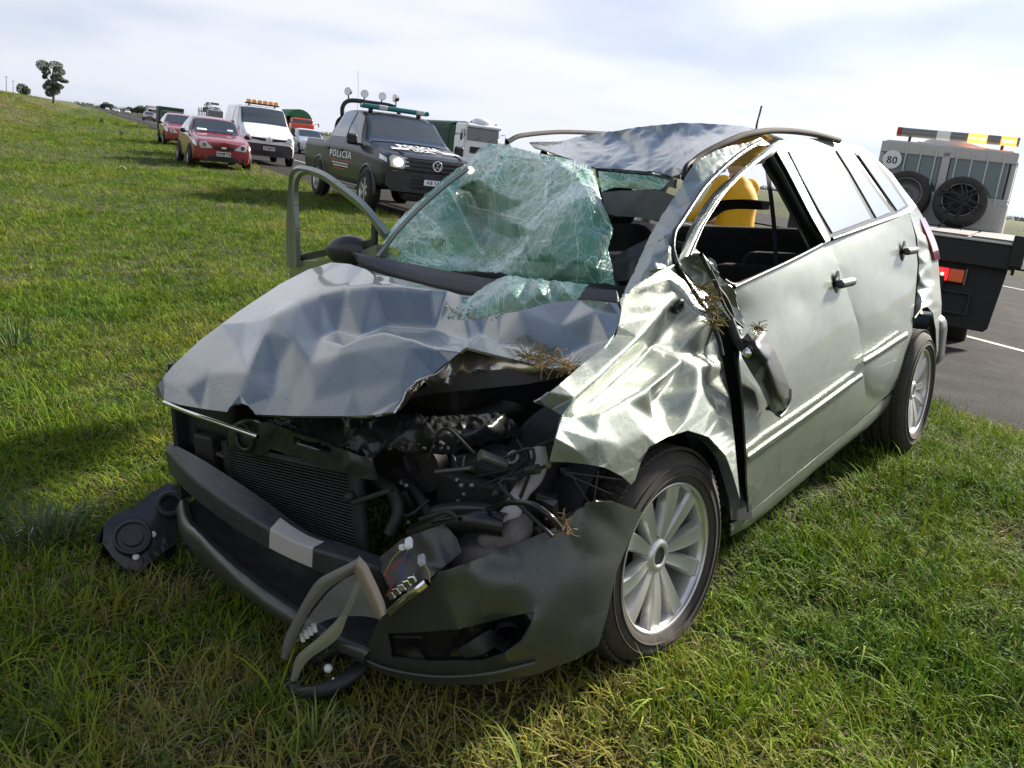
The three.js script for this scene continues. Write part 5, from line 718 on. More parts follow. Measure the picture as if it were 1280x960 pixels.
{ // white van
  const t = thing('white_van', 'white delivery van with amber beacons on its roof beside the dark red car', 'van', onG(5.6, -35.0));
  const tab = [[2.30, .30, .84, .80, .74, .92], [2.18, .27, .90, .88, .80, 1.02], [1.75, .26, .945, 1.02, .82, 1.22], [1.45, .26, .95, 1.10, .80, 1.34], [1.30, .26, .95, 1.12, .80, 1.42], [.62, .26, .95, 1.16, .76, 1.90], [.2, .26, .95, 1.18, .77, 1.96], [-2.2, .26, .95, 1.18, .77, 1.96], [-2.4, .30, .92, 1.15, .74, 1.90]];
  const b = shellOf(tab), body = part('body', b.body(), whitePaint, t); part('front_panel', b.capAt(2.30, .10), whitePaint, body); part('rear_panel', b.capAt(-2.4, -.02), whitePaint, body);
  part('windshield', b.screen(1.40, .68, 6.3, .016), M.glassDark, t);
  const zc = x => 2.30 + .10 * (1 - (x / .80) ** 2);
  for (const s of [-1, 1]) { part('front_window', b.patch([1.28, .68], [.02, .02], 4.3, 6.0, s, .008), M.glassDark, t); part('side_window', b.patch([-.12, -.12], [-1.0, -1.0], 4.4, 5.9, s, .008), M.glassDark, t); { const hl = part('headlight', frontShape([[s * .56, .80], [s * .76, .78], [s * .80, .88], [s * .74, .98], [s * .64, .96]], .02, zc), lampGlass, t); part('headlight_side', b.patch([2.29, 2.20], [2.02, 1.95], 3.2, 4.9, s, .012), lampGlass, hl); }
    const m = part('door_mirror', at(box(.16, .26, .10, .04), s * 1.06, 1.22, 1.02), M.black, t); part('mirror_arm', at(box(.14, .04, .05, .01), s * .96, 1.12, 1.04), M.black, m); part('grille_slot', frontShape([[s * .12, .80], [s * .62, .84], [s * .60, .90], [s * .12, .88]], .008, zc), M.blackGloss, t); }
  part('bumper', frontShape(rect(0, .50, 1.66, .40, .08), .03, zc), M.plastic, t); part('diamond_badge', at(new THREE.TorusGeometry(.075, .018, 6, 4).scale(.75, 1.1, 1), 0, .86, 2.43), M.chrome, t); part('lower_slot', frontShape(rect(0, .42, 1.0, .12, .03), .036, zc), M.blackGloss, t);
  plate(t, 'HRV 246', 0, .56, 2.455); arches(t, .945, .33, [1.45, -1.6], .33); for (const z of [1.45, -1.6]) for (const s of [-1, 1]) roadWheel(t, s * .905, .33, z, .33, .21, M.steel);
  const lb = part('light_bar', [at(box(1.20, .05, .16, .02), .05, 2.02, .35)], M.black, t); for (let k = 0; k < 6; k++) part('beacon', at(box(.155, .12, .17, .03), -.42 + k * .19, 2.10, .35), amberLens, lb); for (const x of [-.4, .5]) part('bar_foot', at(box(.05, .06, .2, .01), x, 1.985, .35), M.steel, lb);
  part('vest_on_seat', at(new THREE.SphereGeometry(.13, 12, 10).scale(1, .8, .5), .38, 1.45, .98), std([.55, .75, .05], .8), t);
}
{ // police pickup
  const P = phys([.012, .013, .020], { metalness: .1, roughness: .45, clearcoat: .45, clearcoatRoughness: .12 }), t = thing('police_pickup', 'black police pickup with roof lamps, teal light bar and white lettering', 'pickup truck', onG(5.42, -18.1), 3 * R);
  const tab = [[2.32, .52, .88, .98, .84, 1.05], [2.22, .46, .93, 1.01, .87, 1.09], [1.75, .42, .965, 1.06, .88, 1.17], [1.25, .40, .97, 1.10, .86, 1.245], [1.08, .40, .97, 1.12, .84, 1.28], [.38, .40, .97, 1.15, .71, 1.74], [-.1, .40, .97, 1.16, .70, 1.815], [-.8, .40, .97, 1.16, .69, 1.80], [-1.15, .40, .97, 1.16, .70, 1.62], [-1.32, .40, .97, 1.15, .80, 1.24], [-1.40, .40, .97, 1.14, .88, 1.17], [-2.75, .46, .96, 1.14, .88, 1.17], [-2.85, .52, .93, 1.1, .86, 1.12]];
  const b = shellOf(tab), body = part('body', b.body(70), P, t); part('front_panel', b.capAt(2.32, .12), P, body); part('rear_panel', b.capAt(-2.85, -.03), P, body);
  part('windshield', b.screen(1.16, .46, 6.25, .016), M.glassDark, t);
  const zc = x => 2.32 + .12 * (1 - (x / .84) ** 2);
  for (const s of [-1, 1]) {
    part('front_window', b.patch([1.02, .48], [.02, .02], 4.3, 6.0, s, .008), M.glassDark, t); part('rear_window', b.patch([-.05, -.05], [-1.0, -.86], 4.3, 6.0, s, .008), M.glassDark, t);
    const hl = part('headlight', frontShape([[s * .50, .90], [s * .62, .84], [s * .82, .86], [s * .85, 1.0], [s * .80, 1.05], [s * .54, 1.02]], .02, zc), lampGlass, t); part('headlight_side', b.patch([2.31, 2.26], [2.06, 2.0], 3.1, 4.4, s, .014, 8), lampGlass, hl); const bulb = new THREE.Mesh(at(new THREE.SphereGeometry(.075, 16, 12).scale(1.2, .9, .3), s * .68, .945, 2.385), new THREE.MeshStandardMaterial({ color: 0xffffff, emissive: new THREE.Color(1, .80, .5), emissiveIntensity: 5 })); bulb.name = 'lit_lamp'; hl.add(bulb); part('turn_lamp', at(box(.06, .07, .04, .015), s * .87, .97, 2.19), amberLens, hl);
    const m = part('door_mirror', at(box(.20, .20, .10, .05), s * 1.09, 1.24, .92), M.black, t); part('mirror_arm', at(box(.14, .05, .06, .015), s * .97, 1.16, .92), M.black, m);
    for (const z of [.0, -.95]) part('door_line', b.patch([z + .008, z + .008], [z - .008, z - .008], .6, 4.1, s, .003, 2), M.black, t); for (const z of [-.1, -1.02]) part('door_handle', at(box(.03, .035, .18, .01), s * .975, 1.0, z), M.black, t);
    part('side_step', at(box(.12, .05, 2.1, .02), s * .96, .36, 0), M.steel, t); part('sport_bar', tubeG([v3(s * .70, 1.16, -1.45), v3(s * .68, 1.55, -1.40), v3(s * .60, 1.66, -1.35)], .04), M.black, t);
    // bulged arches
    for (const z of [1.52, -1.58]) part('fender_flare', (() => { const l = []; for (let k = 0; k <= 20; k++) { const a = (-5 + 190 * k / 20) * R; l.push(v3(s * .945, .37 + Math.sin(a) * .45, z + Math.cos(a) * .45)); } return tubeG(l, .042, 40, 10); })(), P, t);
    const tx = textTex(512, 256, (c) => { c.clearRect(0, 0, 512, 256); c.fillStyle = '#f4f4f2'; c.font = 'bold 92px sans-serif'; c.fillText('POLICIA', 30, 100, 440); c.fillStyle = '#c23a3a'; c.font = 'bold 44px sans-serif'; c.fillRect(70, 124, 330, 10); c.fillStyle = '#e8e8e6'; c.fillRect(90, 150, 260, 12); c.fillRect(110, 176, 240, 12); c.fillStyle = '#c23a3a'; c.fillRect(120, 204, 200, 10); });
    const dg = b.patch([1.05, 1.05], [-1.0, -1.0], 1.3, 3.7, s, .006, 16); { const u = dg.attributes.uv, p = dg.attributes.position; for (let i = 0; i < u.count; i++) u.setXY(i, s > 0 ? clamp((1.05 - p.getZ(i)) / 2.05) : clamp((p.getZ(i) + 1.0) / 2.05), clamp((p.getY(i) - .56) / .50)); } part('door_lettering', dg, new THREE.MeshStandardMaterial({ map: tx, transparent: true, roughness: .5 }), t);
  }
  const g = part('grille', frontShape(rect(0, .93, 1.18, .22, .05), .012, zc), M.blackGloss, t); for (const y of [.86, .93, 1.0]) part('grille_bar', frontShape(rect(0, y, 1.16, .03, .01), .028, zc), M.plasticGrey, g);
  const em = part('emblem', at(new THREE.TorusGeometry(.085, .012, 10, 40), 0, .94, 2.485), M.chrome, t); for (const [x1, y1, x2, y2] of [[-.045, .065, 0, .012], [.045, .065, 0, .012], [-.075, .028, -.036, -.062], [-.036, -.062, 0, -.002], [0, -.002, .036, -.062], [.036, -.062, .075, .028]]) part('emblem_stroke', flatBar(v3(x1, .94 + y1, 2.487), v3(x2, .94 + y2, 2.487), .016, .014), M.chrome, em);
  part('bumper', frontShape(rect(0, .62, 1.74, .34, .08), .05, zc), M.plastic, t); part('bumper_intake', frontShape(rect(0, .62, .92, .20, .04), .056, zc), M.blackGloss, t); for (const y of [.57, .63, .69]) part('intake_bar', frontShape(rect(0, y, .90, .022, .006), .066, zc), M.plastic, t); part('skid_plate', at(box(1.1, .16, .3, .05), 0, .40, 2.25, .3), M.black, t);
  plate(t, 'AB 143', -.05, .66, 2.52, false);
  for (const z of [1.52, -1.58]) for (const s of [-1, 1]) { roadWheel(t, s * .905, .37, z, .37, .24); part('arch_shade', at(cyl(.43, .43, .05, 36), s * .935, .38, z, 0, 0, Math.PI / 2), M.black, t); }  // black disc again painted in as the shade behind each wheel
  const hx = textTex(1024, 256, (c) => { c.clearRect(0, 0, 1024, 256); c.fillStyle = '#f4f4f4'; c.font = 'bold 150px sans-serif'; c.fillText('POLICIA', 190, 122, 640); c.fillRect(60, 140, 900, 18); c.font = 'bold 96px sans-serif'; c.fillText('LOCAL', 320, 244, 380); c.fillRect(40, 176, 240, 34); c.fillRect(740, 176, 240, 34); });
  const hg = b.screen(2.05, 1.40, 6.7, .035); { const u = hg.attributes.uv, p = hg.attributes.position; for (let i = 0; i < u.count; i++) u.setXY(i, clamp((p.getX(i) + .72) / 1.44), 1 - clamp((p.getZ(i) - 1.40) / .65)); } part('hood_lettering', hg, new THREE.MeshStandardMaterial({ map: hx, transparent: true, roughness: .5 }), t);
  part('hood_crease', [tubeG([v3(.62, 1.205, 1.15), v3(.60, 1.16, 1.8), v3(.56, 1.10, 2.25)], .012), tubeG([v3(-.62, 1.205, 1.15), v3(-.60, 1.16, 1.8), v3(-.56, 1.10, 2.25)], .012)], P, t);
  const lb = part('light_bar', at(box(1.40, .09, .22, .04), 0, 1.89, .10), std([.02, .16, .17], .15), t); for (const x of [-.28, .5]) part('clear_segment', at(box(.20, .095, .225, .03), x, 1.891, .10), std([.5, .52, .5], .2), lb); for (const x of [-.5, .5]) part('bar_foot', at(box(.06, .08, .12, .01), x, 1.83, .10), M.black, lb);
  const hoop = part('lamp_hoop', tubeG([v3(.60, 1.62, -1.35), v3(.62, 1.86, -1.32), v3(.52, 1.98, -1.32), v3(0, 2.01, -1.32), v3(-.52, 1.98, -1.32), v3(-.62, 1.86, -1.32), v3(-.60, 1.62, -1.35)], .045, 60, 12), M.black, t);
  for (const [x, a] of [[.52, .9], [.18, .35], [-.20, .1], [-.52, 1.5]]) { const sp = part('spotlight', at(cyl(.08, .05, .10, 24), 0, 0, 0, Math.PI / 2), M.black, hoop); sp.position.set(-x, 2.17, -1.30); sp.rotation.y = -a; part('lamp_face', at(cyl(.074, .074, .012, 24), 0, 0, .052, Math.PI / 2), lampGlass, sp); part('stem', at(cyl(.015, .015, .1, 8), 0, -.12, 0), M.black, sp); }
  part('aerial', tubeG([v3(-.6, 1.8, -.4), v3(-.60, 2.2, -.45), v3(-.62, 2.55, -.5)], .003, 10, 5), M.black, t);
}
{ // white lorry
  const t = thing('white_lorry', 'white lorry cab with roof deflector pulling a green covered trailer', 'truck', v3(24.0, ROAD_Y + .01, -58));
  const W = whitePaint; part('cab', [at(box(2.48, 1.55, 2.1, .12), 0, 1.55, -1.05), at(box(2.44, .85, 2.0, .16), 0, 2.70, -1.10)], W, t);
  const cab = t.children[0]; part('visor', at(box(2.42, .20, .34, .08), 0, 2.98, .10, .35), W, cab); part('roof_fairing', at(new THREE.SphereGeometry(1, 24, 14).scale(.72, .34, .8), .1, 3.22, -.7), W, cab);
  part('windshield', at(box(2.26, .86, .05, .02), 0, 2.45, .0, -.06), M.glassDark, t); for (const s of [-1, 1]) { part('side_window', at(box(.04, .62, .78, .02), s * 1.235, 2.42, -.62), M.glassDark, t); part('door_line', at(box(.012, 1.5, .02), s * 1.243, 1.8, -.16), M.black, t); part('door_handle', at(box(.03, .04, .16, .01), s * 1.245, 1.85, -.95), M.black, t); const m = part('mirror', at(box(.10, .46, .22, .03), s * 1.62, 2.2, .22), M.black, t); part('mirror_arm', tubeG([v3(s * 1.24, 2.55, .05), v3(s * 1.5, 2.6, .2), v3(s * 1.62, 2.45, .22)], .02), M.steel, m); part('marker_horn', at(box(.08, .1, .1, .02), s * .9, 3.22, -.1), M.black, t); part('headlight', at(box(.34, .2, .05, .03), s * .88, .98, .04), lampGlass, t); roadWheel(t, s * 1.08, .5, -.9, .5, .28, M.steel); roadWheel(t, s * 1.05, .5, -4.4, .5, .5, M.steel); }
  part('grille', at(box(1.7, .42, .05, .03), 0, 1.42, .03), M.black, t); part('bumper', at(box(2.48, .45, .2, .06), 0, .66, .02), W, t); part('wiper', [barG(v3(-.7, 2.02, .06), v3(-.2, 2.25, .05), .012), barG(v3(.3, 2.02, .06), v3(.8, 2.25, .05), .012)], M.black, t);
  const tarp = std([.012, .085, .045], .7, 0, { map: scuff }); const tr = part('trailer', at(box(2.5, .25, 9, .04), 0, 1.1, -7.6), M.iron, t); const top = []; for (let j = 0; j <= 18; j++) { const z = -3.1 - j * .5, r = []; const sag = .06 * Math.sin(j * 2.1); for (const [x, y] of [[1.28, 1.25], [1.28, 2.6], [1.15, 3.02 + sag], [.5, 3.2 + sag], [0, 3.26 + sag], [-.5, 3.2 + sag], [-1.15, 3.02 + sag], [-1.28, 2.6], [-1.28, 1.25]]) r.push(v3(x, y, z)); top.push(r); } part('tarpaulin', gridG(top), tarp, tr); part('tarpaulin_front', at(box(2.5, 1.75, .08, .03), 0, 2.12, -3.1), tarp, tr);
}
{ // orange lorry with a bonnet
  const o = carPaint([.62, .075, .02], 0), t = thing('orange_lorry', 'orange bonneted lorry with a green load on the road', 'truck', v3(17.9, ROAD_Y + .01, -86));
  part('hood', [at(box(1.35, .80, 1.5, .22), 0, 1.05, .75)], o, t); part('cab', [at(box(2.1, 1.35, 1.5, .14), 0, 1.30, -.6), at(box(1.95, .62, 1.3, .16), 0, 2.12, -.68)], o, t); part('windshield', at(box(1.75, .46, .05, .03), 0, 2.05, .0, -.18), M.glassDark, t); part('grille', at(box(.9, .6, .05, .08), 0, 1.0, 1.52), M.black, t); part('bumper', at(box(2.1, .22, .12, .05), 0, .55, 1.55), M.black, t);
  for (const s of [-1, 1]) { part('fender', at(new THREE.SphereGeometry(1, 18, 12).scale(.32, .42, .62), s * .82, .80, .75), o, t); const hl = part('headlight', at(new THREE.SphereGeometry(.12, 16, 10).scale(1, 1, .4), s * .80, .98, 1.34), lampGlass, t); if (s < 0) { const b = new THREE.Mesh(at(new THREE.SphereGeometry(.07, 10, 8), s * .8, .98, 1.40), new THREE.MeshStandardMaterial({ emissive: new THREE.Color(1, .8, .5), emissiveIntensity: 4 })); b.name = 'lit_lamp'; hl.add(b); } const m = part('mirror', at(box(.06, .34, .2, .02), s * 1.42, 1.95, .1), M.black, t); part('mirror_arm', barG(v3(s * 1.0, 2.0, .0), v3(s * 1.42, 2.05, .1), .02), M.black, m); roadWheel(t, s * .9, .48, .75, .48, .26, M.steel); roadWheel(t, s * .95, .48, -4, .48, .45, M.steel); }
  const l = part('load_box', [at(box(2.4, 1.6, 6.0, .05), 0, 1.75, -4.6)], std([.30, .06, .03], .7), t); part('tarpaulin', at(new THREE.CylinderGeometry(1.2, 1.2, 6.0, 20, 1, false, 0, Math.PI * 2), 0, 2.1, -4.6, Math.PI / 2).scale(1, .9, 1).translate(0, .25, 0), std([.015, .16, .07], .7), l);
}
{ // car transporter, far
  const t = thing('car_transporter', 'distant car transporter with cars on its upper deck behind the red cars', 'truck', v3(18.2, ROAD_Y, -152)); part('cab', [at(box(2.4, 2.2, 1.8, .2), 0, 1.8, 0)], std([.35, .35, .36], .5), t); part('windshield', at(box(2.1, .8, .06, .02), 0, 2.3, .9), M.glassDark, t); part('deck', [at(box(2.4, .12, 12, .02), 0, 2.55, -7), at(box(2.4, .12, 12, .02), 0, 1.0, -7)], M.iron, t);
  for (let k = 0; k < 6; k++) part('post', [-1, 1].map(s => at(box(.1, 2.4, .1), s * 1.15, 1.9, -1.5 - k * 2.2)), M.iron, t); for (const s of [-1, 1]) { roadWheel(t, s * 1.05, .48, -.4, .48, .3, M.steel); roadWheel(t, s * 1.05, .48, -9.5, .48, .5, M.steel); }
  const c = hatchback('carried_car', 'white car carried on the upper deck of the transporter', v3(18.3, ROAD_Y + 2.61, -153.6), 0, whitePaint, { plate: '' }); hatchback('carried_car', 'dark car carried on the upper deck behind the white one', v3(18.2, ROAD_Y + 2.61, -158.5), 0, carPaint([.05, .05, .06]), { plate: '' });
}
{ const t = thing('green_lorry', 'dark green box lorry parked far behind the red cars', 'truck', onG(6.6, -84)); part('box_body', at(box(2.0, 1.35, 3.4, .05), 0, 1.25, -2.6), std([.03, .06, .04], .7), t); part('cab', at(box(1.8, 1.2, 1.4, .15), 0, 1.0, 0), std([.05, .08, .06], .6), t); part('windshield', at(box(1.5, .5, .05, .02), 0, 1.3, .7), M.glassDark, t); for (const s of [-1, 1]) { roadWheel(t, s * .8, .35, .1, .35, .2, M.steel); roadWheel(t, s * .8, .35, -3, .35, .3, M.steel); } }
{ const t = thing('box_lorry', 'white lorry far down the road next to the dark car', 'truck', onG(12.6, -205)); part('box_body', at(box(2.3, 2.0, 5, .05), 0, 1.7, -3.5), std([.45, .40, .36], .7), t); part('cab', at(box(2.2, 1.7, 1.6, .2), 0, 1.3, 0), whitePaint, t); part('windshield', at(box(1.9, .6, .05, .02), 0, 1.7, .8), M.glassDark, t); for (const s of [-1, 1]) { roadWheel(t, s * 1, .45, .1, .45, .25, M.steel); roadWheel(t, s * 1, .45, -4, .45, .4, M.steel); } }

// tow truck, seen from behind
{
  const t = thing('tow_truck', 'white and black flatbed tow truck with a lit beacon bar, seen from behind', 'tow truck', v3(7.14, ROAD_Y - .03, -6.64), Math.atan2(.803, -.596));
  const Wp = phys([.62, .62, .60], { roughness: .5, clearcoat: .3, map: grimeMap }), K = std([.016, .016, .017], .6, 0, { map: scuff });
  // z = 0 at the rear edge of the deck, cab from 3.45 on
  part('chassis', [at(box(.10, .18, 6.4, .02), -.42, .60, 3.2), at(box(.10, .18, 6.4, .02), .42, .60, 3.2)], M.iron, t);
  const deck = part('deck', at(box(2.04, .05, 3.45, .01), 0, 1.055, 1.73), std([.30, .295, .28], .75, .1, { map: scuff }), t); for (let k = 0; k < 5; k++) part('deck_plank', at(box(.37, .012, 3.38, .004), -.80 + k * .40, 1.09, 1.73), std([.33 + .02 * (k % 2), .32, .30], .8, 0, { map: scuff }), deck);
  part('rear_beam', at(box(2.04, .22, .06, .01), 0, .935, -.01), K, deck); part('beam_edge', at(box(2.05, .018, .07, .004), 0, 1.062, -.012), Wp, deck);
  for (const s of [-1, 1]) { part('side_rail', at(box(.05, .20, 3.4, .01), s * 1.05, .98, 1.75), Wp, deck); part('rail_end', at(box(.12, .30, .10, .02), s * 1.03, 1.0, -.02), K, deck); for (let k = 0; k < 4; k++) part('stanchion', at(box(.03, .16, .05, .008), s * 1.03, .84, .4 + k * .9), K, deck); }
  // black tail panel narrowing downwards
  { const sh = new THREE.Shape([[-.98, .84], [.98, .84], [.93, .24], [.90, .21], [-.90, .21], [-.93, .24]].map(p => new THREE.Vector2(...p))); const g = new THREE.ExtrudeGeometry(sh, { depth: .05, bevelEnabled: true, bevelSize: .008, bevelThickness: .008 }); part('tail_panel', at(g, 0, 0, .10), K, t); }
  for (const s of [-1, 1]) { const tl = part('tail_light', at(box(.42, .15, .06, .015), s * .43, .70, .065), std([.10, .02, .015], .3), t); const seg = (x, c, e) => { const m = new THREE.Mesh(at(box(.125, .12, .03, .012), s * .43 + x, .70, .03), new THREE.MeshStandardMaterial({ color: new THREE.Color().setRGB(...c), roughness: .2, emissive: new THREE.Color().setRGB(...c), emissiveIntensity: e })); m.name = 'lit_lamp'; shade(m); tl.add(m); }; seg(-.135, [.28, .05, .02], .3); seg(0, [.75, .015, .02], .9); seg(.135, [.30, .03, .03], .25); part('bulb_glow_lamp', at(new THREE.SphereGeometry(.015, 10, 8), s * .43 - .01, .70, .012), new THREE.MeshStandardMaterial({ emissive: new THREE.Color(1, .35, .2), emissiveIntensity: 4 }), tl); part('lamp_border', at(box(.015, .16, .07, .004), s * .43 - .215, .70, .06), M.steel, tl); }
  part('plate_frame', [at(box(.62, .022, .05, .006), -.42, .545, .07), at(box(.62, .022, .05, .006), -.42, .345, .07), at(box(.022, .2, .05, .006), -.72, .445, .07), at(box(.022, .2, .05, .006), -.12, .445, .07)], M.iron, t); part('red_reflector', at(box(.24, .10, .012, .004), -.36, .46, .085), std([.50, .02, .03], .3), t);
  for (const s of [-1, 1]) { roadWheel(t, s * .64, .34, .62, .34, .26, M.steel); roadWheel(t, s * .72, .36, 5.2, .36, .22, M.steel); part('mud_flap', at(box(.26, .3, .015, .004), s * .64, .42, .26), M.black, t); }
  part('tow_hook', [barG(v3(.15, .28, .12), v3(.12, .12, .1), .016), at(new THREE.TorusGeometry(.03, .012, 8, 16), .12, .10, .10)], M.steel, t);
  // cab
  const CY = -.10;
  const cab = part('cab', [at(box(1.66, .95, 2.4, .06), 0, 1.02, 4.65), at(box(1.56, .10, 2.3, .04), 0, 2.06, 4.62)], Wp, t);
  for (const s of [-1, 1]) part('corner_post', [at(box(.10, .70, .10, .02), s * .765, 1.74, 3.53), at(box(.10, .70, .10, .02), s * .765, 1.74, 5.5)], Wp, cab);
  part('rear_wall', [at(box(1.62, .14, .06, .01), 0, 2.02, 3.48), at(box(.10, .60, .06, .01), 0, 1.72, 3.48), at(box(1.62, .10, .06, .01), 0, 1.46, 3.48)], Wp, cab);
  for (const s of [-1, 1]) { const w = part('rear_window', at(box(.68, .46, .02, .005), s * .395, 1.74, 3.50), phys([.06, .12, .12], { roughness: .04, clearcoat: 1 }), t); for (let k = 0; k < 4; k++) part('window_bar', at(cyl(.010, .010, .62, 8), s * .395 - .27 + k * .18, 1.74, 3.44), std([.6, .62, .6], .5, .3), w); part('window_seal', [at(box(.72, .025, .03, .006), s * .395, 1.98, 3.475), at(box(.72, .025, .03, .006), s * .395, 1.50, 3.475), at(box(.025, .5, .03, .006), s * .395 - .35, 1.74, 3.475), at(box(.025, .5, .03, .006), s * .395 + .35, 1.74, 3.475)], M.black, w); part('side_window', at(box(.02, .46, 1.6, .005), s * .80, 1.74, 4.5), M.glassDark, t); part('seat_back', at(box(.42, .5, .12, .05), s * .38, 1.6, 4.4), std([.25, .27, .27], .8), t); }
  part('front_nose', at(box(1.6, .6, 1.1, .1), 0, .95, 6.3), Wp, t); part('bulkhead_sheet', at(box(1.5, .34, .03, .005), 0, 1.27, 3.44), Wp, cab);
  part('roof_vent', [at(new THREE.SphereGeometry(1, 24, 12).scale(.42, .12, .5), -.02, 2.14, 4.3), at(box(.9, .05, .9, .02), -.02, 2.12, 4.3)], std([.5, .5, .49], .6), t);
  const lb = part('beacon_bar', at(cyl(.058, .058, 1.44, 24), -.06, 2.23, 3.62, 0, 0, Math.PI / 2), std([.22, .22, .21], .25, .2), t); for (const x of [-.6, .5]) part('bar_bracket', [barG(v3(x, 2.18, 3.62), v3(x, 2.05, 3.6), .018)], M.black, lb);
  part('end_lens', at(cyl(.060, .060, .06, 24), .64, 2.23, 3.62, 0, 0, Math.PI / 2), std([.35, .04, .03], .3), lb);
  for (const [x, w, c, e] of [[-.30, .22, [1, .25, .04], 2.2], [-.66, .18, [1, .16, .03], 2.2], [.10, .16, [.5, .5, .48], .15]]) { const m = new THREE.Mesh(at(cyl(.0605, .0605, w, 24), x, 2.23, 3.62, 0, 0, Math.PI / 2), new THREE.MeshStandardMaterial({ color: new THREE.Color().setRGB(...c), roughness: .3, emissive: new THREE.Color().setRGB(...c), emissiveIntensity: e })); m.name = 'lit_lamp'; lb.add(m); if (e > 1) for (let k = 0; k < 7; k++) part('led_lamp', at(box(.014, .03, .006, .002), x - w * .4 + k * w * .13, 2.225, 3.556), new THREE.MeshStandardMaterial({ emissive: new THREE.Color(1, .62, .12), emissiveIntensity: 5 }), m); }
  const sg = textTex(256, 256, c => { c.clearRect(0, 0, 256, 256); c.fillStyle = '#ececea'; c.beginPath(); c.arc(128, 128, 122, 0, 7); c.fill(); c.fillStyle = '#1b1c22'; c.font = 'bold 128px sans-serif'; c.textAlign = 'center'; c.textBaseline = 'middle'; c.fillText('80', 128, 136); });
  const disc = new THREE.CircleGeometry(.125, 40); disc.rotateY(Math.PI); part('speed_sign', at(disc, .64, 1.86, 3.425), new THREE.MeshStandardMaterial({ map: sg, roughness: .5, side: THREE.DoubleSide, transparent: true }), t, 'round white sticker reading 80');
  // two spare wheels lying on the deck against the cab: things of their own
  const spare = (x, z, label, net) => { const g = thing('spare_wheel', label, 'wheel', t.localToWorld(v3(x, 1.10, z)), t.rotation.y); t.updateMatrixWorld(); g.position.copy(v3(x, 1.10, z).applyMatrix4(t.matrixWorld)); const inner = new THREE.Matrix4().makeRotationFromEuler(new THREE.Euler(-Math.PI / 2 + .28, 0, 0)).setPosition(0, .315, 0);
    const tg = new THREE.LatheGeometry([[.20, .09], [.225, .11], [.28, .105], [.31, .065], [.315, 0], [.31, -.065], [.28, -.105], [.225, -.11], [.20, -.09]].map(([r, y]) => new THREE.Vector2(r, y)), 48); part('tyre', tg.applyMatrix4(inner), M.rubber, g); part('rim', new THREE.LatheGeometry([[.205, .10], [.20, .07], [.17, .0], [.09, -.01], [.085, .03], [.03, .03], [.0, .03]].map(([r, y]) => new THREE.Vector2(r, y)), 40).applyMatrix4(inner), net ? M.black : std([.16, .16, .155], .5, .5), g); part('rim_edge', at(new THREE.TorusGeometry(.203, .008, 8, 40), 0, .10, 0, Math.PI / 2).applyMatrix4(inner), M.steel, g);
    if (net) { const st = []; for (let k = 0; k < 9; k++) { const a = rr(0, 6.28), q = rr(.05, .3); st.push(tubeG([v3(Math.cos(a) * .27, .105, Math.sin(a) * .27), v3(rr(-.1, .1), .15, rr(-.1, .1)), v3(-Math.cos(a + q) * .27, .105, -Math.sin(a + q) * .27)], .010, 16, 6)); } part('net_cord', merge(st).applyMatrix4(inner), M.black, g); part('hanging_strap', [tubeG([v3(.1, .1, -.18), v3(.16, .0, -.34), v3(.14, -.0, -.5)], .012, 14), tubeG([v3(-.1, .08, -.18), v3(-.12, .0, -.4), v3(-.12, -.0, -.9)], .008, 14)], M.black, g); }
    return g; };
  spare(.36, 3.12, 'spare wheel with bare steel rim leaning on the tow truck cab under the 80 sign'); spare(-.30, 3.00, 'spare tyre wrapped in black netting and straps on the tow truck deck', true);
}
console.log('vehicles done');
// ------------------------------------------------------------------ debris, straw, person, trees, poles
function inWorld(g, pos) { return g.applyMatrix4(carMatrix).translate(-pos.x, -pos.y, -pos.z); }
{ // lamp housing lying on the grass
  const base = gpix(171, 712), t = thing('lamp_housing', 'black lamp housing with round cap torn off and lying on grass', 'car part', base);
  const p0 = base.clone().applyMatrix4(carInv), n = EYE.clone().sub(p0).setZ(0).normalize().multiplyScalar(.75).add(v3(0, 0, .66)).normalize(), D = n.dot(p0) + .06, pl = { n: n.toArray(), D };
  const hp = (px, py, o = 0) => onPlane(px, py, n, D + o);
  part('shell', inWorld(solid(panelG({ ...pl, outline: [[128, 679], [130, 656], [145, 641], [167, 634], [190, 615], [209, 604], [222, 607], [229, 624], [224, 652], [220, 679], [205, 690], [186, 705], [171, 714], [156, 711], [141, 697]], inner: [[167, 673, .025], [150, 665, .02], [185, 650, .02], [205, 625, .02], [200, 668, .02], [175, 695, .015]], sub: 3, smooth: 2, gap: 14, rough: .004, freq: 30 }), .09), base), M.plastic, t);
  const q = new THREE.Quaternion().setFromUnitVectors(v3(0, 1, 0), n), put = (g, px, py, o) => inWorld(g.applyMatrix4(new THREE.Matrix4().compose(hp(px, py, o), q, v3(1, 1, 1))), base);
  part('round_cap', put(mergeGeometries([cyl(.052, .056, .02, 36).toNonIndexed(), at(new THREE.TorusGeometry(.05, .006, 8, 36), 0, .012, 0, Math.PI / 2).toNonIndexed(), at(cyl(.03, .032, .012, 28), 0, .014, 0).toNonIndexed()]), 166, 673, .03), M.plastic, t);
  part('ring_socket', put(new THREE.TorusGeometry(.034, .010, 10, 30).rotateX(Math.PI / 2), 213, 630, .025), M.black, t);
  for (const [x, y] of [[191, 668], [170, 696]]) part('white_clip', put(new THREE.SphereGeometry(.0105, 14, 10).scale(1, .6, 1), x, y, .033), M.white, t);
}
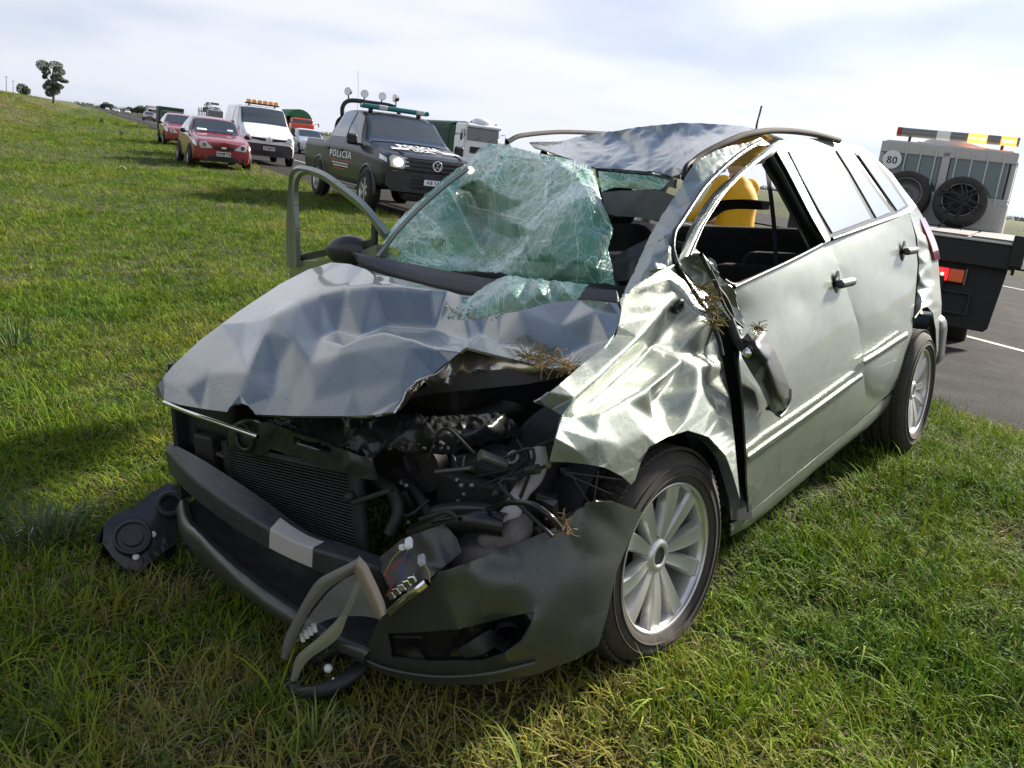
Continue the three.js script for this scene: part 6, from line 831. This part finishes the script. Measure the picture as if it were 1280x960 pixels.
{ // ring-shaped lamp piece under the bumper
  const base = gpix(412, 862), t = thing('lamp_ring', 'black round lamp ring lying in the grass below the broken lens', 'car part', base), p0 = base.clone().applyMatrix4(carInv);
  const put = g => inWorld(g.translate(p0.x, p0.y, p0.z), base);
  part('ring', put(at(new THREE.TorusGeometry(.085, .018, 10, 40).scale(1, 1.2, 1), .0, .0, .05, .3, .25, 0)), M.black, t); part('bowl', put(at(new THREE.SphereGeometry(.085, 24, 12, 0, 6.3, 1.7, 1.4).scale(1, 1.2, .6), 0, 0, .05, Math.PI / 2 + .3, 0, 0)), M.blackGloss, t);
  part('white_clip', put(at(new THREE.SphereGeometry(.011, 12, 8), .035, .04, .085)), M.white, t); part('white_clip', put(at(new THREE.SphereGeometry(.005, 12, 8), .05, .075, .075)), M.white, t);
  part('clear_rim', put(at(new THREE.TorusGeometry(.115, .006, 8, 30, 1.6).scale(1, 1.2, 1), 0, 0, .04, .25, .2, 3.6)), M.plasticGrey, t);
}
{ // headlight lens hanging from the bumper
  const base = gpix(357, 890), t = thing('headlight_lens', 'broken headlight lens frame hanging in front of the bumper', 'car part', base), X = (l, o = 0) => l.map(q => Q(q[0], q[1], 'x', .73 + (q[2] ?? 0) + o));
  const band = (a, b, mat, name, bulge = .01) => part(name, inWorld(solid(stripG([X(a), X(a.map((p, i) => [(p[0] + b[i][0]) / 2, (p[1] + b[i][1]) / 2, bulge + (p[2] ?? 0)])), X(b)], 30, 7), .006), base), mat, t);
  const grey = phys([.26, .24, .215], { roughness: .35, transmission: .25, thickness: 0, clearcoat: .3 }), pale = std([.30, .29, .20], .5, .1), clear = phys([.72, .72, .68], { roughness: .12, transmission: .8, thickness: 0 });
  band([[449, 696], [440, 702], [420, 712], [397, 725], [383, 745], [372, 765], [362, 784], [355, 800], [351, 822]], [[447, 714], [438, 718], [424, 727], [410, 737], [398, 750], [387, 765], [375, 788], [365, 810], [359, 826]], grey, 'lens_frame');
  band([[449, 696], [457, 704], [464, 718], [470, 732], [477, 750], [480, 765]], [[446, 714], [450, 722], [456, 735], [463, 748], [470, 762], [477, 774]], std([.34, .27, .19], .4, .2), 'lens_side');
  band([[446, 727], [436, 748], [426, 768], [414, 782], [398, 797], [382, 810], [370, 822], [364, 845], [359, 866], [354, 888]], [[452, 730], [443, 752], [434, 772], [425, 794], [410, 808], [392, 820], [380, 832], [371, 852], [365, 870], [359, 890]], pale, 'bezel_blade', .006);
  part('clear_lens', inWorld(panelG({ n: [1, 0, 0], D: .735, outline: [[446, 716], [456, 736], [470, 762], [476, 774], [455, 770], [432, 770], [418, 772], [400, 778], [382, 790], [370, 805], [378, 785], [390, 765], [412, 738], [430, 724]], inner: [[430, 750, .01]], sub: 2, smooth: 1 }), base), clear, t);
  part('ribbed_reflector', inWorld(merge([0, 1, 2, 3].map(k => at(box(.006, .012, .022, .002), ...Q(378 + k * 5, 797 - k * 4, 'x', .715).toArray(), .3, 0, .2))), base), M.white, t);
}
function strawThing(label, spots, n, len, rad = .0012, green = 0) { // spots: car-axis points and spread
  const c0 = spots[0][0].clone().applyMatrix4(carMatrix), t = thing('straw_clump', label, 'straw', c0), gs = [[], []];
  for (let k = 0; k < n; k++) { const [p, s] = spots[Math.floor(rnd() * spots.length)], a = p.clone().add(v3(rr(-s, s), rr(-s, s), rr(-s, s) * .3)), d = v3(rr(-1, 1), rr(-1, 1), rr(-.5, .6)).normalize(), L = len * rr(.4, 1.2), e = v3(rr(-1, 1), rr(-1, 1), rr(-1, 1)).multiplyScalar(L * .25); gs[rnd() < green ? 1 : 0].push(tubeG([a, a.clone().addScaledVector(d, L * .5).add(e), a.clone().addScaledVector(d, L)], rad, 4, 4)); }
  part('stalks', inWorld(merge(gs[0]), c0), std([.30, .20, .085], .9), t).userData.kind = 'stuff'; if (gs[1].length) part('green_blades', inWorld(merge(gs[1]), c0), std([.10, .11, .02], .9), t).userData.kind = 'stuff';
}
strawThing('clump of straw caught on the torn bonnet edge', [[onP(HOOD, 692, 452, .01), .022], [onP(HOOD, 676, 447, .01), .02], [onP(HOOD, 660, 445, .01), .015], [onP(HOOD, 708, 460, .0), .012]], 150, .045, .001, .2);
strawThing('tuft of grass jammed between wing and front door', [[onP(SIDE, 888, 388, .0), .012], [onP(SIDE, 893, 402, .0), .012], [onP(SIDE, 880, 360, .0), .015], [onP(SIDE, 884, 376, 0), .012]], 130, .045, .0012, .55);
strawThing('dry root tuft stuck on the bumper corner', [[Q(703, 652, 'y', .755), .006], [Q(707, 663, 'y', .76), .005]], 40, .038, .001);
strawThing('grass stuck on top of the hanging mirror', [[onP(SIDE, 948, 411, .07), .01]], 40, .03, .001, .3);
{ // blades of longer weeds that stand out of the sward
  const clump = (name, label, px, py, n, len, w, col, spread) => { const b = gpix(px, py), t = thing(name, label, 'grass', b, rr(0, 6)); part('blades', tuftG(n, len, w, .95, spread, .5), phys(col, { roughness: .6, transmission: .3, thickness: 0 }), t); };
  clump('grass_clump', 'clump of long blue green grass beside the lamp housing', 50, 682, 90, .22, .0036, [.085, .135, .065], .10);
  clump('grass_clump', 'dark green tuft of long grass left of the open door', 22, 438, 60, .24, .0035, [.035, .085, .015], .14);
  clump('grass_clump', 'low yellow green weed in front of the broken lens', 392, 935, 34, .13, .0035, [.20, .24, .03], .05);
  clump('grass_clump', 'dark tuft of grass far along the mown verge', 152, 170, 60, .5, .008, [.03, .07, .015], .25);
  clump('grass_clump', 'small dark tuft of grass near the end of the verge', 126, 154, 60, .7, .012, [.03, .07, .015], .3);
  const lit = gpix(152, 212), s = thing('litter_scrap', 'white scrap of litter on the grass before the dark red car', 'litter', lit.add(v3(0, .03, 0))); part('scrap', solid(stripG([[v3(-.1, 0, 0), v3(0, .05, 0), v3(.12, .01, .03)], [v3(-.08, .02, .09), v3(.02, .06, .08), v3(.1, .0, .1)]], 8, 5, .02), .002), M.white, s);
}
// person in a yellow jacket behind the wreck
{
  const base = v3(4.42, 0, -5.75); base.y = groundY(base.x, base.z); const t = thing('person', 'person in a yellow jacket and dark trousers standing behind the wreck', 'person', base, 190 * R); t.scale.setScalar(.88);
  const cap = (p, a, b, ra, rb) => { const ab = b.clone().sub(a), h = clamp(p.clone().sub(a).dot(ab) / ab.lengthSq()); return p.distanceTo(a.clone().addScaledVector(ab, h)) - mix(ra, rb, h); };
  const smin = (a, b, k) => { const h = clamp(.5 + .5 * (b - a) / k); return mix(b, a, h) - k * h * (1 - h); };
  const field = (bones, k, res, c, half) => { const mc = new MarchingCubes(res, M.black, false, false, 60000); mc.isolation = 0; const p = v3(0, 0, 0); for (let z = 0; z < res; z++) for (let y = 0; y < res; y++) for (let x = 0; x < res; x++) { p.set((x - res / 2) / (res / 2) * half + c.x, (y - res / 2) / (res / 2) * half + c.y, (z - res / 2) / (res / 2) * half + c.z); let d = 9; for (const [a, b, ra, rb] of bones) d = smin(d, cap(p, a, b, ra, rb), k); mc.field[x + y * res + z * res * res] = -d; } mc.update(); const g = new THREE.BufferGeometry(); g.setAttribute('position', new THREE.BufferAttribute(mc.positionArray.slice(0, mc.count * 3), 3)); g.setAttribute('normal', new THREE.BufferAttribute(mc.normalArray.slice(0, mc.count * 3), 3)); g.scale(half, half, half); g.translate(c.x, c.y, c.z); g.computeVertexNormals(); return mergeVertices(g, 1e-5); };
  const V = v3; const hip = V(0, .88, 0), chest = V(0, 1.22, .06), neck = V(0, 1.40, .10), sh = s => V(s * .18, 1.35, .08), el = s => V(s * .25, 1.10, .18), wr = s => V(s * .20, 1.02, .40), kn = s => V(s * .10, .48, .03), an = s => V(s * .11, .08, -.02);
  const body = part('body', field([[hip, chest, .125, .15], [chest, neck, .13, .055], [neck, V(0, 1.50, .12), .055, .05], ...[-1, 1].flatMap(s => [[sh(s), el(s), .058, .045], [el(s), wr(s), .044, .032], [V(s * .09, .86, 0), kn(s), .09, .062], [kn(s), an(s), .06, .042], [an(s), V(s * .12, .05, .13), .045, .035]])], .05, 80, V(0, .82, .08), .9), std([.42, .26, .19], .6), t);
  part('jacket', field([[V(0, .84, 0), chest, .155, .175], [chest, V(0, 1.35, .08), .165, .10], ...[-1, 1].flatMap(s => [[sh(s), el(s), .078, .062], [el(s), V(s * .21, 1.04, .34), .06, .048]])], .06, 72, V(0, 1.1, .08), .5), std([.66, .34, .004], .75), t);
  part('trousers', field([[V(0, .88, 0), V(0, .80, 0), .145, .14], ...[-1, 1].flatMap(s => [[V(s * .09, .84, 0), kn(s), .105, .078], [kn(s), V(s * .11, .12, -.02), .075, .062]])], .05, 72, V(0, .5, 0), .55), std([.02, .024, .035], .85), t);
  for (const s of [-1, 1]) part('shoe', at(new THREE.SphereGeometry(1, 18, 12).scale(.05, .05, .13), s * .115, .05, .05), M.black, t);
  const head = part('head', field([[V(0, 1.50, .12), V(0, 1.60, .13), .075, .088], [V(0, 1.53, .19), V(0, 1.56, .17), .05, .05], [V(0, 1.555, .222), V(0, 1.585, .205), .013, .010], [V(.085, 1.57, .12), V(.085, 1.59, .11), .016, .014], [V(-.085, 1.57, .12), V(-.085, 1.59, .11), .016, .014]], .03, 56, V(0, 1.57, .13), .16), std([.42, .26, .19], .6), t);
  part('hair', field([[V(0, 1.625, .10), V(0, 1.60, .09), .094, .092], [V(0, 1.64, .14), V(0, 1.65, .15), .075, .07]], .03, 48, V(0, 1.62, .11), .16), std([.015, .011, .009], .8), head); for (const s of [-1, 1]) part('eye', at(new THREE.SphereGeometry(.011, 10, 8), s * .033, 1.592, .208), M.black, head); part('mouth', at(box(.04, .006, .006, .002), 0, 1.525, .222), std([.3, .12, .1], .7), head);
  for (const s of [-1, 1]) { const w = wr(s), b = [[w, V(w.x, w.y - .01, w.z + .07), .026, .034]]; for (let k = 0; k < 4; k++) { const fx = w.x + (k - 1.5) * .019, l = [.06, .07, .066, .052][k]; b.push([V(fx, w.y - .01, w.z + .085), V(fx, w.y - .022, w.z + .085 + l * .6), .009, .0085], [V(fx, w.y - .022, w.z + .085 + l * .6), V(fx, w.y - .045, w.z + .085 + l * .95), .0085, .007]); } b.push([V(w.x - s * .03, w.y - .01, w.z + .04), V(w.x - s * .055, w.y - .015, w.z + .085), .011, .009]); part('hand', field(b, .008, 48, V(w.x, w.y - .02, w.z + .08), .12), std([.42, .26, .19], .6), t); }
}
// trees, bush and poles along the horizon
function leafCrown(blobs, n, size) { const pos = [], idx = []; for (let k = 0; k < n; k++) { const [bx, by, bz, br, bh] = blobs[Math.floor(rnd() * blobs.length)]; let d; do d = v3(rr(-1, 1), rr(-1, 1), rr(-1, 1)); while (d.length() > 1); const r = Math.pow(d.length(), .7); d.normalize().multiplyScalar(r); const c = v3(bx + d.x * br, by + d.y * (bh ?? br), bz + d.z * br), a = v3(rr(-1, 1), rr(-1, 1), rr(-1, 1)).normalize(), b = a.clone().cross(v3(rr(-1, 1), rr(-1, 1), rr(-1, 1))).normalize(), s = size * rr(.5, 1.3), i = pos.length / 3; for (const [u, w] of [[-1, 0], [0, -.45], [1, 0], [0, .45]]) pos.push(c.x + (a.x * u + b.x * w) * s, c.y + (a.y * u + b.y * w) * s, c.z + (a.z * u + b.z * w) * s); idx.push(i, i + 1, i + 2, i, i + 2, i + 3); } const g = new THREE.BufferGeometry(); g.setAttribute('position', new THREE.Float32BufferAttribute(pos, 3)); g.setIndex(idx); g.computeVertexNormals(); return g; }
const foliage = phys([.085, .11, .065], { roughness: .8, transmission: .25, thickness: 0 }), bark = std([.14, .12, .10], .9);
function tree(name, label, pos, h, blobs, limbs, n, size, mat = foliage, group) {
  const t = thing(name, label, name.includes('bush') ? 'bush' : 'tree', pos, 0, group); const S = h; const sc = l => l.map(([x, y, z]) => v3(x * S, y * S, z * S));
  if (limbs) { const g = []; for (const [l, r] of limbs) { const p = sc(l), c = new THREE.CatmullRomCurve3(p), N = 8; for (let i = 0; i < N; i++) { const a = c.getPoint(i / N), b = c.getPoint((i + 1) / N), q = cyl(r * S * (1 - (i + 1) / N * .6), r * S * (1 - i / N * .6), a.distanceTo(b) * 1.05, 8); q.applyMatrix4(new THREE.Matrix4().compose(a.clone().add(b).multiplyScalar(.5), new THREE.Quaternion().setFromUnitVectors(v3(0, 1, 0), b.clone().sub(a).normalize()), v3(1, 1, 1))); g.push(q); } } part('trunk', merge(g), bark, t); }
  part('crown', leafCrown(blobs.map(([x, y, z, r, hh]) => [x * S, y * S, z * S, r * S, hh ? hh * S : undefined]), n, size), mat, t); return t;
}
{
  const tp = wpix(65, 125, 235); tp.y = groundY(tp.x, tp.z) - .2;
  tree('eucalyptus_tree', 'tall open crowned tree standing alone on the bank', tp, 9.2, [[-.20, .86, 0, .15, .13], [-.12, .74, .05, .11], [.08, .90, 0, .17, .10], [.16, .76, .05, .14, .10], [.10, .62, -.05, .15, .08], [.26, .56, 0, .11, .045], [.0, .48, .05, .15, .08], [-.08, .38, 0, .13, .10], [.06, .30, 0, .13, .09], [-.05, .24, .05, .10, .09], [.14, .42, 0, .12, .07], [-.16, .60, 0, .05, .05]], [[[[.04, 0, 0], [.03, .25, 0], [.0, .5, 0], [.04, .85, 0]], .035], [[[.02, .35, 0], [-.10, .6, .02], [-.18, .85, 0]], .018], [[[.02, .45, 0], [.12, .65, 0], [.16, .8, 0]], .016]], 8000, .19);
  const bp = wpix(28, 117, 260); bp.y = groundY(bp.x, bp.z); tree('round_bush', 'low round bush on the crest of the bank', bp, 3.4, [[0, .4, 0, .42, .38], [.25, .3, .1, .3, .28]], null, 1400, .22, foliage);
  for (const [px, h, d, label] of [[133, 6.5, 900, 'small round tree at the end of the verge'], [176, 6.5, 760, 'group of trees where the road meets the sky'], [184, 6, 740, 'low tree beside the group on the horizon'], [162, 4.5, 800, 'faint low tree on the horizon']]) { const p = wpix(px, 131 + (px - 105) * .1228, d); p.y = -.6; tree('distant_tree', label, p, h, [[0, .55, 0, .55, .42], [.5, .45, .2, .45, .35], [-.4, .4, 0, .4, .3]], [[[[0, 0, 0], [0, .3, 0], [0, .6, 0]], .04]], 900, .9, foliage); }
  for (const [px, py, d, h] of [[8, 114.6, 520, 8.6], [16.5, 115.6, 610, 8.2], [23, 116.4, 690, 8]]) { const p = wpix(px, py, d); p.y = groundY(p.x, p.z) - .3; const t = thing('utility_pole', 'thin wooden utility pole on the far bank', 'pole', p, 0, 'row of utility poles on the bank'); part('pole', cyl(.12, .18, h, 8).translate(0, h / 2, 0), bark, t); part('cross_arm', box(1.8, .14, .14).translate(0, h - .6, 0), bark, t); }
  // a far hedge line closes the plain
  const bl = []; for (let k = 0; k < 260; k++) { const a = (-8 + 70 * k / 260) * R, r = 1150 + rr(-60, 120); bl.push([Math.sin(a) * r, rr(-.5, 1.5), -Math.cos(a) * r, rr(6, 14), rr(1.6, 3.6) * (1 + .7 * fbm2(k * .13, 3))]); }
  const hl = shade(new THREE.Mesh(leafCrown(bl, 26000, 1.3), foliage)); hl.name = 'far_hedge'; tag(hl, 'thin line of far trees along the flat horizon', 'trees', null, 'stuff'); scene.add(hl);
}
console.log('props done');
const renderer = new THREE.WebGLRenderer({ antialias: true });
renderer.toneMapping = THREE.LinearToneMapping; renderer.toneMappingExposure = EXPOSURE; renderer.shadowMap.enabled = true;
renderer.setSize(1024, 768);
renderer.render(scene, camera);
